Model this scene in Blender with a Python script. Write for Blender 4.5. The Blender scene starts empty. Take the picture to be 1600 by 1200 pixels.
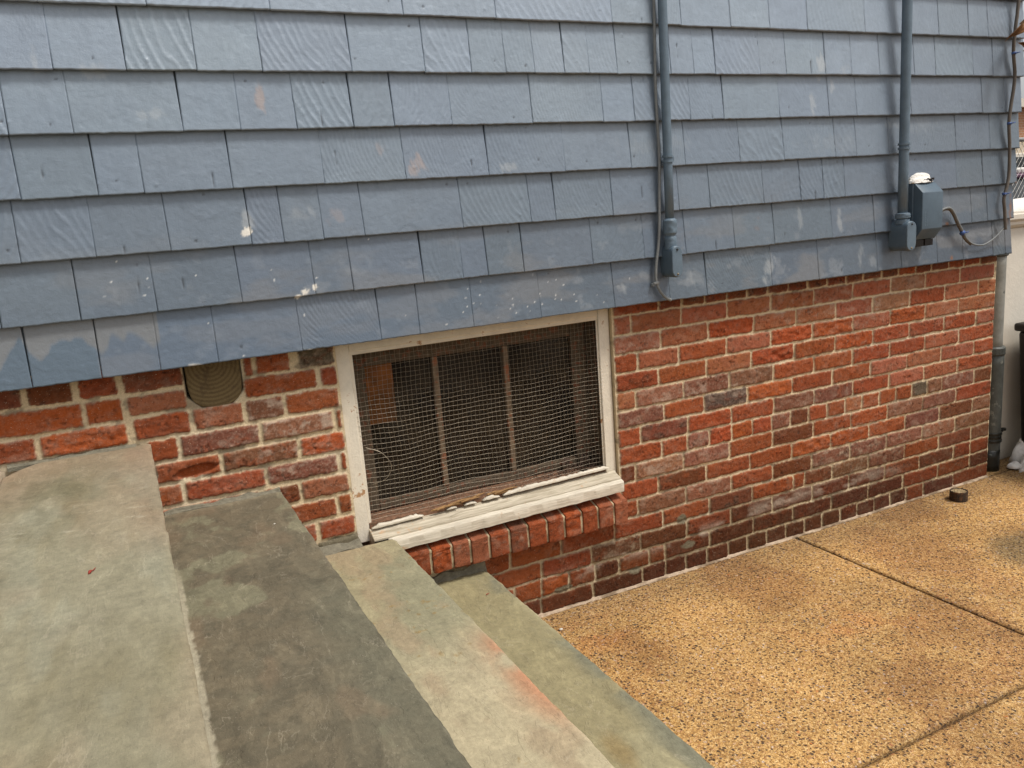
import bpy, bmesh, math, random
import numpy as np
from mathutils import Vector, Matrix, Euler

S = bpy.context.scene
COL = S.collection
R = math.radians

# ------------------------------------------------------------------ camera
cam_d = bpy.data.cameras.new("camera")
cam = bpy.data.objects.new("camera", cam_d); COL.objects.link(cam)
cam_d.sensor_width = 36.0
cam_d.lens = 1259.7 / 1600 * 36.0
cam_d.clip_start = 0.02; cam_d.clip_end = 2000
Mr = Matrix(((0.89488135, 0.15526428, -0.41842607), (-0.43999238, 0.14980034, -0.88541886), (-0.07479355, 0.97644911, 0.20236863)))
cam.matrix_world = Matrix.Translation((-3.57695, -2.34496, 1.37990)) @ Mr.to_4x4()
S.camera = cam
S.render.resolution_x, S.render.resolution_y = 1024, 768

# ------------------------------------------------------------------ sky, sun, exposure
W = bpy.data.worlds.new("World"); S.world = W; W.use_nodes = True
wn = W.node_tree; bg = wn.nodes['Background']
sky = wn.nodes.new('ShaderNodeTexSky'); sky.sky_type = 'NISHITA'; sky.sun_disc = False
SUN_EL, SUN_AZ = 62.0, 140.0       # azimuth from +Y towards +X
sky.sun_elevation = R(SUN_EL); sky.sun_rotation = R(SUN_AZ)
sky.air_density = 1.0; sky.dust_density = 3.0; sky.ozone_density = 1.0
hs = wn.nodes.new('ShaderNodeHueSaturation'); hs.inputs['Saturation'].default_value = 0.18
wn.links.new(sky.outputs[0], hs.inputs['Color']); wn.links.new(hs.outputs[0], bg.inputs['Color'])
bg.inputs['Strength'].default_value = 0.085
sd = bpy.data.lights.new("sun", 'SUN'); sd.energy = 1.6; sd.angle = R(12); sd.color = (1.0, 0.95, 0.88)
sun = bpy.data.objects.new("sun", sd); COL.objects.link(sun)
dv = Vector((math.sin(R(SUN_AZ)) * math.cos(R(SUN_EL)), math.cos(R(SUN_AZ)) * math.cos(R(SUN_EL)), math.sin(R(SUN_EL))))
sun.rotation_euler = dv.to_track_quat('Z', 'Y').to_euler(); sun.location = (2, -5, 6)
S.view_settings.view_transform = 'Standard'; S.view_settings.look = 'None'
S.view_settings.exposure = 0.78; S.view_settings.gamma = 1

# ------------------------------------------------------------------ numpy noise
def _h(ix, iy, seed):
    n = (ix.astype(np.int64) * 374761393 + iy.astype(np.int64) * 668265263 + seed * 1442695041) & 0x7fffffff
    n = ((n ^ (n >> 13)) * 1274126177) & 0x7fffffff
    n = n ^ (n >> 16)
    return (n & 0xffff) / 65535.0
def vn(x, y, seed=0):
    x = np.asarray(x, float); y = np.asarray(y, float)
    ix = np.floor(x); iy = np.floor(y); fx = x - ix; fy = y - iy
    fx = fx * fx * (3 - 2 * fx); fy = fy * fy * (3 - 2 * fy)
    a = _h(ix, iy, seed); b = _h(ix + 1, iy, seed); c = _h(ix, iy + 1, seed); d = _h(ix + 1, iy + 1, seed)
    return (a * (1 - fx) + b * fx) * (1 - fy) + (c * (1 - fx) + d * fx) * fy
def fbm(x, y, o=4, seed=0):
    s = 0; a = 1; t = 0
    for i in range(o):
        s = s + a * vn(x, y, seed + i * 17); t += a; a *= .5; x = x * 2.03 + 5.1; y = y * 2.03 + 3.7
    return s / t
def ss(a, b, x):
    t = np.clip((x - a) / (b - a), 0, 1); return t * t * (3 - 2 * t)
def lerp(a, b, t):
    if np.ndim(t) and (np.ndim(a) > np.ndim(t) or np.ndim(b) > np.ndim(t) or (np.ndim(a) == 1)): t = t[..., None]
    return np.asarray(a) * (1 - t) + np.asarray(b) * t

# ------------------------------------------------------------------ object helpers
def link(o, parent=None):
    COL.objects.link(o)
    if parent is not None: o.parent = parent
    return o
def tag(o, label=None, cat=None, group=None, kind=None):
    if label: o['label'] = label
    if cat: o['category'] = cat
    if group: o['group'] = group
    if kind: o['kind'] = kind
    return o
def empty(name, loc, label=None, cat=None, group=None):
    o = bpy.data.objects.new(name, None); o.location = loc; o.empty_display_size = .05
    link(o); tag(o, label, cat, group); return o
def mesh_np(name, V, F, mat, parent=None, col=None, smooth=True):
    """V (n,3) world coordinates, F (m,4) quads"""
    V = np.asarray(V, float).copy()
    if parent is not None:
        off = np.array(world_loc(parent)); V -= off
    me = bpy.data.meshes.new(name)
    me.vertices.add(len(V)); me.vertices.foreach_set('co', V.astype(np.float32).ravel())
    me.loops.add(F.size); me.loops.foreach_set('vertex_index', F.astype(np.int32).ravel())
    me.polygons.add(len(F)); me.polygons.foreach_set('loop_start', np.arange(0, F.size, 4, dtype=np.int32))
    if smooth: me.polygons.foreach_set('use_smooth', np.ones(len(F), bool))
    me.update(calc_edges=True); me.validate()
    if col is not None:
        at = me.color_attributes.new('Col', 'FLOAT_COLOR', 'POINT')
        c = np.ones((len(V), 4), np.float32); c[:, :col.shape[1]] = col
        at.data.foreach_set('color', c.ravel())
    me.materials.append(mat)
    return link(bpy.data.objects.new(name, me), parent)
def world_loc(o):
    v = Vector(o.location)
    while o.parent is not None:
        o = o.parent; v += Vector(o.location)
    return v
def bm_obj(name, bm, mat, parent=None, smooth=False, bevel=0, seg=2):
    bmesh.ops.recalc_face_normals(bm, faces=bm.faces)
    if parent is not None: bmesh.ops.translate(bm, verts=bm.verts, vec=-world_loc(parent))
    me = bpy.data.meshes.new(name); bm.to_mesh(me); bm.free()
    for p in me.polygons: p.use_smooth = smooth
    me.materials.append(mat)
    o = link(bpy.data.objects.new(name, me), parent)
    if bevel:
        b = o.modifiers.new('bevel', 'BEVEL'); b.width = bevel; b.segments = seg; b.limit_method = 'ANGLE'; b.angle_limit = R(35)
        b.harden_normals = False
        for p in me.polygons: p.use_smooth = True
        try: me.set_sharp_from_angle(angle=R(50))
        except Exception: pass
    return o
def box(bm, x0, x1, y0, y1, z0, z1):
    vs = [bm.verts.new(p) for p in ((x0,y0,z0),(x1,y0,z0),(x1,y1,z0),(x0,y1,z0),(x0,y0,z1),(x1,y0,z1),(x1,y1,z1),(x0,y1,z1))]
    for f in ((0,3,2,1),(4,5,6,7),(0,1,5,4),(1,2,6,5),(2,3,7,6),(3,0,4,7)): bm.faces.new([vs[i] for i in f])
    return vs
def tube(bm, pts, rad, n=10, cap=True):
    pts = [Vector(p) for p in pts]; rings = []
    up = Vector((0.13, 0.97, 0.2)).normalized()
    for i, p in enumerate(pts):
        t = (pts[min(i+1, len(pts)-1)] - pts[max(i-1, 0)]).normalized()
        a = t.cross(up)
        if a.length < .05: a = t.cross(Vector((1, 0, 0)))
        a.normalize(); b = t.cross(a).normalized()
        r = rad[i] if isinstance(rad, (list, tuple)) else rad
        rings.append([bm.verts.new(p + a * r * math.cos(2*math.pi*k/n) + b * r * math.sin(2*math.pi*k/n)) for k in range(n)])
    for i in range(len(rings)-1):
        for k in range(n): bm.faces.new((rings[i][k], rings[i][(k+1) % n], rings[i+1][(k+1) % n], rings[i+1][k]))
    if cap: bm.faces.new(rings[0][::-1]); bm.faces.new(rings[-1])
def smooth_path(pts, k=6):
    P = [Vector(p) for p in pts]; P = [P[0]*2-P[1]] + P + [P[-1]*2-P[-2]]; out = []
    for i in range(1, len(P)-2):
        for j in range(k):
            t = j/k; a, b, c, d = P[i-1], P[i], P[i+1], P[i+2]
            out.append(.5*((2*b)+(c-a)*t+(2*a-5*b+4*c-d)*t*t+(-a+3*b-3*c+d)*t*t*t))
    out.append(P[-2]); return out

# ------------------------------------------------------------------ material helpers
def new_mat(name):
    m = bpy.data.materials.new(name); m.use_nodes = True
    nt = m.node_tree; return m, nt, nt.nodes['Principled BSDF']
def N(nt, t, **kw):
    n = nt.nodes.new(t)
    for k, v in kw.items():
        if k in n.inputs.keys(): n.inputs[k].default_value = v
        else: setattr(n, k, v)
    return n
def mixc(nt, fac, a, b, blend='MIX'):
    n = nt.nodes.new('ShaderNodeMix'); n.data_type = 'RGBA'; n.blend_type = blend
    for s, v in ((n.inputs[0], fac), (n.inputs[6], a), (n.inputs[7], b)):
        if hasattr(v, 'is_output'): nt.links.new(v, s)
        elif isinstance(v, (int, float)): s.default_value = v
        else: s.default_value = (*v, 1) if len(v) == 3 else v
    return n.outputs[2]
def ramp(nt, src, stops):
    n = nt.nodes.new('ShaderNodeValToRGB'); cr = n.color_ramp
    while len(cr.elements) < len(stops): cr.elements.new(.5)
    for e, (p, c) in zip(cr.elements, stops):
        e.position = p; e.color = (c, c, c, 1) if isinstance(c, (int, float)) else (*c, 1)
    nt.links.new(src, n.inputs[0]); return n.outputs[0]
def noise(nt, scale, detail=4, rough=.6, vec=None, dist=0):
    n = N(nt, 'ShaderNodeTexNoise', Scale=scale, Detail=detail, Roughness=rough, Distortion=dist)
    if vec is not None: nt.links.new(vec, n.inputs['Vector'])
    return n.outputs[0]
def bump(nt, h, dist=.001, strength=1.0, prev=None):
    b = N(nt, 'ShaderNodeBump', Strength=strength, Distance=dist); nt.links.new(h, b.inputs['Height'])
    if prev is not None: nt.links.new(prev, b.inputs['Normal'])
    return b.outputs[0]
def objvec(nt): return N(nt, 'ShaderNodeTexCoord').outputs['Object']
def attr_mat(name, fine=60, fine_amt=.35, rough=.85, b1=(300, .0012), b2=None, spec=.25, speck=None):
    m, nt, p = new_mat(name); v = objvec(nt)
    a = nt.nodes.new('ShaderNodeVertexColor'); a.layer_name = 'Col'
    f = ramp(nt, noise(nt, fine, 6, .7, v), [(.25, 1 - fine_amt), (.75, 1 + fine_amt * .8)])
    c = mixc(nt, 1.0, a.outputs[0], f, 'MULTIPLY')
    if speck:
        sc, th, colr = speck
        s = ramp(nt, noise(nt, sc, 2, .5, v), [(th, 0), (th + .04, 1)])
        c = mixc(nt, s, c, colr)
    nt.links.new(c, p.inputs['Base Color']); p.inputs['Roughness'].default_value = rough
    p.inputs['Specular IOR Level'].default_value = spec
    nb = bump(nt, noise(nt, b1[0], 5, .65, v), b1[1])
    if b2: nb = bump(nt, noise(nt, b2[0], 3, .6, v), b2[1], prev=nb)
    nt.links.new(nb, p.inputs['Normal']); return m
def simple_mat(name, c, rough=.6, metal=0, var=.15, sc=30, b=.0004, c2=None, thr=.6, csc=20, spec=.4):
    m, nt, p = new_mat(name); v = objvec(nt)
    f = ramp(nt, noise(nt, sc, 5, .65, v), [(.3, 1 - var), (.7, 1 + var)])
    col = mixc(nt, 1.0, (*c, 1), f, 'MULTIPLY')
    if c2: col = mixc(nt, ramp(nt, noise(nt, csc, 5, .7, v), [(thr, 0), (thr + .05, 1)]), col, (*c2, 1))
    nt.links.new(col, p.inputs['Base Color']); p.inputs['Roughness'].default_value = rough
    p.inputs['Metallic'].default_value = metal; p.inputs['Specular IOR Level'].default_value = spec
    nt.links.new(bump(nt, noise(nt, sc * 6, 4, .6, v), b), p.inputs['Normal']); return m

# ------------------------------------------------------------------ materials
M = {}
M['brick'] = attr_mat('brick_and_mortar', 240, .30, .88, (520, .0014), (150, .0020), spec=.2, speck=(330, .69, (.50, .40, .30, 1)))
M['siding'] = attr_mat('painted_shingle', 14, .05, .40, (330, .0005), (70, .0010), spec=.95)
def slate(name, levels, relief, patch, seedv):
    m, nt, p = new_mat(name); v = objvec(nt)
    mp = N(nt, 'ShaderNodeMapping'); nt.links.new(v, mp.inputs['Vector']); mp.inputs['Location'].default_value = seedv; mp.inputs['Scale'].default_value = (2.6, .9, 1) if name == 'bluestone_worn' else (1.7, .7, 1)
    a = nt.nodes.new('ShaderNodeVertexColor'); a.layer_name = 'Col'
    big = noise(nt, 6.5, 6, .58, mp.outputs[0], .5)
    mu = N(nt, 'ShaderNodeMath', operation='MULTIPLY'); nt.links.new(big, mu.inputs[0]); mu.inputs[1].default_value = levels
    fr = N(nt, 'ShaderNodeMath', operation='FRACT'); nt.links.new(mu.outputs[0], fr.inputs[0])
    fl = N(nt, 'ShaderNodeMath', operation='FLOOR'); nt.links.new(mu.outputs[0], fl.inputs[0])
    up = ramp(nt, fr.outputs[0], [(.86, 0), (.97, 1)])
    st = N(nt, 'ShaderNodeMath', operation='ADD'); nt.links.new(fl.outputs[0], st.inputs[0]); nt.links.new(up, st.inputs[1])
    line = ramp(nt, fr.outputs[0], [(.0, 0), (.88, 0), (.95, 1), (1, 0)])
    c = mixc(nt, 1.0, a.outputs[0], ramp(nt, noise(nt, 70, 10, .75, v), [(.3, .80), (.7, 1.20)]), 'MULTIPLY')
    c = mixc(nt, 1.0, c, ramp(nt, noise(nt, 11, 15, .74, mp.outputs[0], .6), [(.40, 1 - patch), (.455, 1.0), (.54, 1.0), (.565, 1 + patch)]), 'MULTIPLY')
    lm = N(nt, 'ShaderNodeMath', operation='MULTIPLY'); nt.links.new(line, lm.inputs[0]); lm.inputs[1].default_value = .20
    brk = N(nt, 'ShaderNodeMath', operation='MULTIPLY'); nt.links.new(lm.outputs[0], brk.inputs[0]); nt.links.new(ramp(nt, noise(nt, 12, 3, .5, v), [(.42, 0), (.62, 1)]), brk.inputs[1])
    c = mixc(nt, brk.outputs[0], c, (.62, .54, .40, 1))
    c = mixc(nt, ramp(nt, noise(nt, 560, 2, .5, v), [(.71, 0), (.75, .8)]), c, (.50, .45, .34, 1))
    c = mixc(nt, ramp(nt, noise(nt, 320, 2, .5, v), [(.24, .6), (.27, 0)]), c, (.10, .07, .045, 1))
    nt.links.new(c, p.inputs['Base Color']); p.inputs['Specular IOR Level'].default_value = .35
    nt.links.new(ramp(nt, big, [(.3, .55), (.7, .8)]), p.inputs['Roughness'])
    nb = bump(nt, st.outputs[0], relief); nb = bump(nt, noise(nt, 45, 10, .72, mp.outputs[0]), .0026, 1, nb); nb = bump(nt, noise(nt, 380, 4, .6, v), .0006, 1, nb)
    nt.links.new(nb, p.inputs['Normal']); return m
M['slate'] = slate('bluestone_cleft', 8, .0007, .12, (0, 0, 0))
M['slate_dark'] = slate('bluestone_dark', 7, .0006, .20, (7, 3, 0))
M['slate_smooth'] = slate('bluestone_worn', 4, .0003, .10, (3, 9, 0))
M['paintgrey'] = simple_mat('blue_grey_paint', (.125, .172, .215), .45, var=.12, sc=25, b=.0006)
M['paintgrey_dark'] = simple_mat('glossy_blue_grey_paint', (.095, .135, .172), .38, var=.10, sc=20, b=.0003)
M['white'] = simple_mat('old_white_paint', (.72, .65, .53), .55, var=.08, sc=30, b=.0012, c2=(.42, .24, .12), thr=.635, csc=30)
m, nt, p = new_mat('sill_white_paint'); v = objvec(nt)
mp = N(nt, 'ShaderNodeMapping'); nt.links.new(v, mp.inputs['Vector']); mp.inputs['Scale'].default_value = (1, 14, 14)
gr = noise(nt, 9, 8, .65, mp.outputs[0], .3)
c = mixc(nt, ramp(nt, gr, [(.38, 0), (.66, 1)]), (.52, .46, .36, 1), (.72, .65, .53, 1))
c = mixc(nt, ramp(nt, noise(nt, 26, 6, .7, v), [(.60, 0), (.66, .7)]), c, (.50, .31, .17, 1))
c = mixc(nt, ramp(nt, noise(nt, 34, 2, .5, mp.outputs[0]), [(.74, 0), (.76, 1)]), c, (.09, .075, .06, 1))
nt.links.new(c, p.inputs['Base Color']); p.inputs['Roughness'].default_value = .6
nt.links.new(bump(nt, gr, .0022), p.inputs['Normal']); M['sill'] = m
M['sillboard'] = m.copy()
for nd in M['sillboard'].node_tree.nodes:
    if nd.type == 'MIX' and not nd.inputs[6].is_linked: nd.inputs[6].default_value = (.34, .285, .20, 1); nd.inputs[7].default_value = (.60, .53, .41, 1)
M['oldwood'] = simple_mat('weathered_sash_wood', (.095, .068, .042), .85, var=.4, sc=60, b=.001, c2=(.16, .06, .03), thr=.55, csc=45)
M['muntin'] = simple_mat('muntin_wood', (.17, .12, .075), .8, var=.4, sc=60, b=.001, c2=(.25, .09, .04), thr=.55, csc=40)
M['redwood'] = simple_mat('bare_reddish_wood', (.20, .105, .06), .9, var=.45, sc=70, b=.0015, c2=(.12, .07, .04), thr=.55, csc=60)
M['splinter'] = simple_mat('splintered_wood', (.30, .17, .07), .9, var=.4, sc=90, b=.0015)
M['wire'] = simple_mat('galvanised_wire', (.29, .24, .175), .45, .3, var=.35, sc=120, b=.0001)
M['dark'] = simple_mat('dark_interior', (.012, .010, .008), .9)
M['lead'] = simple_mat('cement_patch', (.20, .18, .13), .95, var=.3, sc=60, b=.003)
M['snow'] = simple_mat('snow', (.84, .80, .74), .8, var=.05, sc=20, b=.004)
M['cable'] = simple_mat('grey_brown_cable', (.13, .11, .09), .6, var=.2)
M['cablegrey'] = simple_mat('painted_cable', (.19, .20, .20), .6, var=.15)
M['blue'] = simple_mat('blue_cable_tie', (.05, .10, .28), .45, var=.1)
M['blackplastic'] = simple_mat('black_plastic', (.012, .008, .006), .5, var=.3, b=.0006)
M['iron'] = simple_mat('rusty_iron', (.040, .024, .013), .8, var=.5, sc=90, b=.002, c2=(.12, .055, .022), thr=.55, csc=60)
M['pipe'] = simple_mat('grey_pipe_paint', (.070, .074, .066), .5, var=.3, sc=25, b=.0008, c2=(.17, .17, .145), thr=.58, csc=20)
M['pipepale'] = simple_mat('pale_grey_pipe_paint', (.24, .235, .205), .5, var=.25, sc=18, b=.0008, c2=(.09, .095, .085), thr=.60, csc=14)
M['pipeblack'] = simple_mat('tarred_pipe', (.012, .012, .009), .4, var=.3, sc=25, b=.001, c2=(.09, .10, .085), thr=.60, csc=22)
M['whitewall'] = simple_mat('cream_masonry_paint', (.70, .64, .54), .75, var=.05, sc=10, b=.0015, c2=(.45, .36, .26), thr=.69, csc=14)
M['leaf'] = simple_mat('dry_leaf', (.30, .15, .06), .7, var=.4, sc=60, b=.001)
M['leafbrown'] = simple_mat('dead_leaf', (.075, .045, .030), .85, var=.4, sc=60, b=.001)
M['red'] = simple_mat('red_bud', (.30, .035, .02), .6)
M['stone'] = simple_mat('pale_pebble', (.62, .58, .50), .7)
M['debris'] = simple_mat('debris', (.52, .40, .23), .95, var=.5, sc=90, b=.004)

# glass of the cellar window
m, nt, p = new_mat('dusty_glass'); v = objvec(nt)
p.inputs['Base Color'].default_value = (.05, .045, .035, 1)
nt.links.new(ramp(nt, noise(nt, 9, 5, .6, v), [(.35, .12), (.7, .45)]), p.inputs['Roughness'])
nt.links.new(ramp(nt, noise(nt, 7, 5, .65, v), [(.35, .30), (.75, .60)]), p.inputs['Alpha'])
nt.links.new(ramp(nt, noise(nt, 7, 5, .65, v), [(.30, (.010, .007, .005)), (.8, (.060, .046, .030))]), p.inputs['Base Color'])
M['glass'] = m
# timber end grain
m, nt, p = new_mat('timber_end_grain'); v = objvec(nt)
mp = N(nt, 'ShaderNodeMapping'); nt.links.new(v, mp.inputs['Vector'])
mp.inputs['Location'].default_value = (0.0, 0, 0)
wv = N(nt, 'ShaderNodeTexWave', Scale=27.0, Distortion=3.0, Detail=2.0); wv.wave_type = 'RINGS'; wv.rings_direction = 'Y'
wv.inputs['Detail Scale'].default_value = 12
nt.links.new(mp.outputs[0], wv.inputs['Vector'])
c = mixc(nt, ramp(nt, wv.outputs[0], [(.2, 0), (.75, 1)]), (.120, .078, .030, 1), (.165, .115, .048, 1))
c = mixc(nt, ramp(nt, noise(nt, 26, 5, .7, v), [(.52, 0), (.75, 1)]), c, (.055, .030, .014, 1))
nt.links.new(c, p.inputs['Base Color']); p.inputs['Roughness'].default_value = .85
nt.links.new(bump(nt, wv.outputs[0], .0005), p.inputs['Normal']); M['timber'] = m

# exposed-aggregate concrete
def aggregate():
    m, nt, p = new_mat('exposed_aggregate_concrete'); v = objvec(nt)
    warp = N(nt, 'ShaderNodeTexNoise', Scale=90.0, Detail=2.0); nt.links.new(v, warp.inputs['Vector'])
    va = N(nt, 'ShaderNodeVectorMath', operation='MULTIPLY_ADD'); nt.links.new(warp.outputs['Color'], va.inputs[0])
    va.inputs[1].default_value = (.012, .012, .012); nt.links.new(v, va.inputs[2])
    def vor(s, feat='F1'):
        n = N(nt, 'ShaderNodeTexVoronoi', Scale=s); n.feature = feat; nt.links.new(va.outputs[0], n.inputs['Vector']); return n
    big = noise(nt, 2.2, 5, .6, v); med = noise(nt, 9, 4, .6, v)
    base = mixc(nt, ramp(nt, big, [(.3, 0), (.7, 1)]), (.51, .305, .100, 1), (.45, .28, .11, 1))
    base = mixc(nt, ramp(nt, med, [(.45, 0), (.8, .55)]), base, (.42, .23, .11, 1))
    # sand grain
    v1 = vor(210); g = ramp(nt, v1.outputs['Color'], [(.0, (.13, .066, .018)), (.28, (.41, .225, .065)), (.6, (.68, .43, .14)), (1, (.92, .70, .34))])
    c = mixc(nt, .80, base, g)
    # pebbles, mid size, mixed
    v2 = vor(100); sep = N(nt, 'ShaderNodeSeparateColor'); nt.links.new(v2.outputs['Color'], sep.inputs[0])
    pm = ramp(nt, v2.outputs['Distance'], [(.30, 1), (.42, 0)])
    pc = ramp(nt, sep.outputs[0], [(0, (.045, .030, .018)), (.26, (.085, .055, .03)), (.30, (.24, .125, .045)), (.5, (.52, .27, .11)), (.75, (.66, .40, .18)), (.93, (.70, .55, .38)), (1, (.55, .50, .44))])
    sel = ramp(nt, sep.outputs[1], [(.42, 0), (.46, 1)])
    mm = N(nt, 'ShaderNodeMath', operation='MULTIPLY'); nt.links.new(pm, mm.inputs[0]); nt.links.new(sel, mm.inputs[1])
    c = mixc(nt, mm.outputs[0], c, pc)
    # dark chips
    v3 = vor(84); sep3 = N(nt, 'ShaderNodeSeparateColor'); nt.links.new(v3.outputs['Color'], sep3.inputs[0])
    k = ramp(nt, v3.outputs['Distance'], [(.22, 1), (.40, 0)]); s3 = ramp(nt, sep3.outputs[0], [(.52, 1), (.55, 0)])
    m3 = N(nt, 'ShaderNodeMath', operation='MULTIPLY'); nt.links.new(k, m3.inputs[0]); nt.links.new(s3, m3.inputs[1])
    dk = ramp(nt, sep3.outputs[2], [(0, (.016, .012, .009)), (.7, (.06, .045, .032)), (1, (.17, .12, .08))])
    c = mixc(nt, m3.outputs[0], c, dk)
    c = mixc(nt, ramp(nt, noise(nt, 330, 3, .6, v), [(.50, 0), (.62, .85)]), c, (.19, .095, .032, 1))
    v4 = vor(38); sep4 = N(nt, 'ShaderNodeSeparateColor'); nt.links.new(v4.outputs['Color'], sep4.inputs[0])
    m4 = N(nt, 'ShaderNodeMath', operation='MULTIPLY'); nt.links.new(ramp(nt, v4.outputs['Distance'], [(.13, 1), (.20, 0)]), m4.inputs[0]); nt.links.new(ramp(nt, sep4.outputs[0], [(.30, 1), (.32, 0)]), m4.inputs[1])
    c = mixc(nt, m4.outputs[0], c, ramp(nt, sep4.outputs[1], [(0, (.03, .025, .02)), (.5, (.14, .12, .10)), (.75, (.60, .22, .05)), (1, (.70, .60, .45))]))
    # painted-in attribute: stains, cement smears (Col = tint, alpha-less factor in red of 'Stain')
    a = nt.nodes.new('ShaderNodeVertexColor'); a.layer_name = 'Col'
    c = mixc(nt, 1.0, c, a.outputs[0], 'MULTIPLY')
    nt.links.new(c, p.inputs['Base Color'])
    nt.links.new(ramp(nt, med, [(.3, .55), (.7, .85)]), p.inputs['Roughness']); p.inputs['Specular IOR Level'].default_value = .3
    nb = bump(nt, pm, .0016, .9); nb = bump(nt, v1.outputs['Distance'], .0015, .8, nb); nb = bump(nt, noise(nt, 300, 3, .6, v), .001, 1, nb)
    nt.links.new(nb, p.inputs['Normal']); return m
M['aggregate'] = aggregate()
M['cement'] = attr_mat('cement_smear', 90, .25, .95, (240, .003), (60, .002), spec=.1)

# ================================================================== HOUSE
house = empty('house', (-2.0, 0.0, 0.0), 'blue grey shingled house on a red brick foundation with one cellar window', 'house')

# ---- brick face ----------------------------------------------------
H = 0.0677
BC = {  # linear base colours
 'o': (.350, .076, .021), 'r': (.290, .070, .024), 's': (.330, .108, .052), 'p': (.205, .082, .046), 'w': (.285, .118, .066),
 'g': (.110, .078, .056), 'b': (.180, .056, .027), 'm': (.150, .044, .017)}
rects = []   # x0,x1,z0,z1,class
def course(z0, z1, xs, cls, gx=.0030, gz=.0028):
    rnd = random.Random(int(z0 * 9999) + len(xs) * 7)
    for i, c in enumerate(cls):
        if c == ' ': continue
        rects.append((xs[i] + gx + rnd.uniform(-.0015, .002), xs[i+1] - gx - rnd.uniform(-.0015, .002),
                      z0 + gz + rnd.uniform(-.001, .0015), z1 - gz - rnd.uniform(-.001, .0015), c))
XR = -2.066
rows = {
 -1: ([XR,-1.868,-1.768,-1.666,-1.559,-1.462,-1.36,-1.257,-1.155,-1.051,-.948,-.849,-.741,-.642,-.538,-.438,-.33,-.227,-.122,.0], 'rbbbbbbbbbbbbrbbrrb'),
 0: ([XR,-1.99,-1.773,-1.559,-1.347,-1.123,-.906,-.688,-.475,-.251,-.012], 'ssssssswss'),
 1: ([XR,-1.868,-1.651,-1.434,-1.217,-1.003,-.792,-.571,-.349,-.121,0], 'wsossswrss'),
 2: ([XR,-1.968,-1.79,-1.567,-1.349,-1.131,-.908,-.687,-.472,-.252,0], 'rsrsoososs'),
 3: ([XR,-1.882,-1.666,-1.447,-1.227,-1.008,-.789,-.568,-.346,-.131,0], 'rrsororrrs'),
 4: ([XR,-1.985,-1.772,-1.556,-1.337,-1.122,-.906,-.688,-.468,-.245,0], 'swpprrrrsr'),
 5: ([XR,-1.864,-1.68,-1.468,-1.239,-1.019,-.801,-.58,-.357,-.137,0], 'prgorrsssr'),
 6: ([XR,-1.968,-1.757,-1.549,-1.336,-1.12,-.9,-.686,-.467,-.243,0], 'rborpprssr'),
 7: ([XR,-1.88,-1.761,-1.659,-1.548,-1.446,-1.348,-1.249,-1.152,-1.049,-.947,-.846,-.743,-.642,-.541,-.443,-.345,-.127,0], 'rrwoorpmrrsrrrgppb'),
 8: ([XR,-1.999,-1.783,-1.563,-1.344,-1.125,-.911,-.692,-.473,-.25,0], 'mwwrmrrppr'),
 9: ([XR,-1.901,-1.679,-1.462,-1.243,-1.029,-.804,-.58,-.356,-.131,0], 'rmrroorpbp'),
 10: ([XR,-1.996,-1.776,-1.556,-1.346,-1.132,-.916,-.696,-.471,-.249,0], 'rpwrmppwwp'),
 11: ([-2.74,-2.526,-2.324,-2.102,-1.887,-1.666,-1.453,-1.234,-1.173,-1.018,-.803,-.58,-.355,-.132,0], 'rrrrrborbpprbp'),
 12: ([-2.84,-2.62,-2.407,-2.204,-1.991,-1.779,-1.564,-1.349,-1.132,-.918,-.703,-.483,-.251,-.133,0], 'rrrpmrmmbmrbrr'),
 13: ([-2.74,-2.52,-2.413,-2.299,-2.192,-2.09,-1.956,-1.883,-1.669,-1.449,-1.237,-1.023,-.804,-.587,-.357,-.137,0], 'rrormrrbmmmmmrrm'),
 14: ([-2.64,-2.421,-2.207,-1.989,-1.883,-1.786,-1.684,-1.579,-1.481,-1.381,-1.278,-1.175,-1.074,-.97,-.869,-.767,-.665,-.564,-.451,-.246,0], 'mmmmmmbmmmmmmmmbmrbr')}
for k, (xs, cls) in rows.items():
    z1 = 1.0155 - k * H; z0 = z1 - H
    course(z0, z1, xs, cls)
course(-.055, 1.0155 - 15 * H, [-2.9 + .2165 * i for i in range(14)] , 'm' * 13)
# left of the window
zl = [1.075, .993, .931, .862, .794, .729, .663, .596, .528, .461, .395, .328, .26, .193, .126, .06, -.007]
XL = -3.034
left = {0: ([-3.61, -3.452], 'b'), 1: ([-3.61, -3.452], 's'), 2: ([-3.602, -3.452, -3.311, -3.197, XL], 'rspr'), 3: ([-3.58, -3.492, -3.275, -3.059, XL], 'rpwr'),
        4: ([-3.61, -3.391, -3.172, XL], 'rpo'), 5: ([-3.62, -3.50, -3.277, -3.061, XL], 'rrpr'), 6: ([-3.61, -3.40, -3.298, -3.185, XL], 'rmms'),
        7: ([-3.52, -3.3, -3.084, XL], 'mrr'), 8: ([-3.58, -3.365, -3.15, XL], 'mrr')}
for k, (xs, cls) in left.items(): course(zl[k+1], zl[k], xs, cls, gx=.0052, gz=.0046)
course(.993, 1.075, [-3.303, -3.268, -3.165], 'rr', .006); course(.993, 1.075, [-3.145, XL], 'g', .004)
course(.931, .993, [-3.306, -3.093, XL], 'rr', .005)
for k in range(9, 16):
    o = 0.11 * (k % 2); course(zl[k+1], zl[k], [-3.7 + o + .2165 * i for i in range(4)] + ([XL] if k == 9 else []), 'mrmr' if k == 9 else 'mrm')
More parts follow.
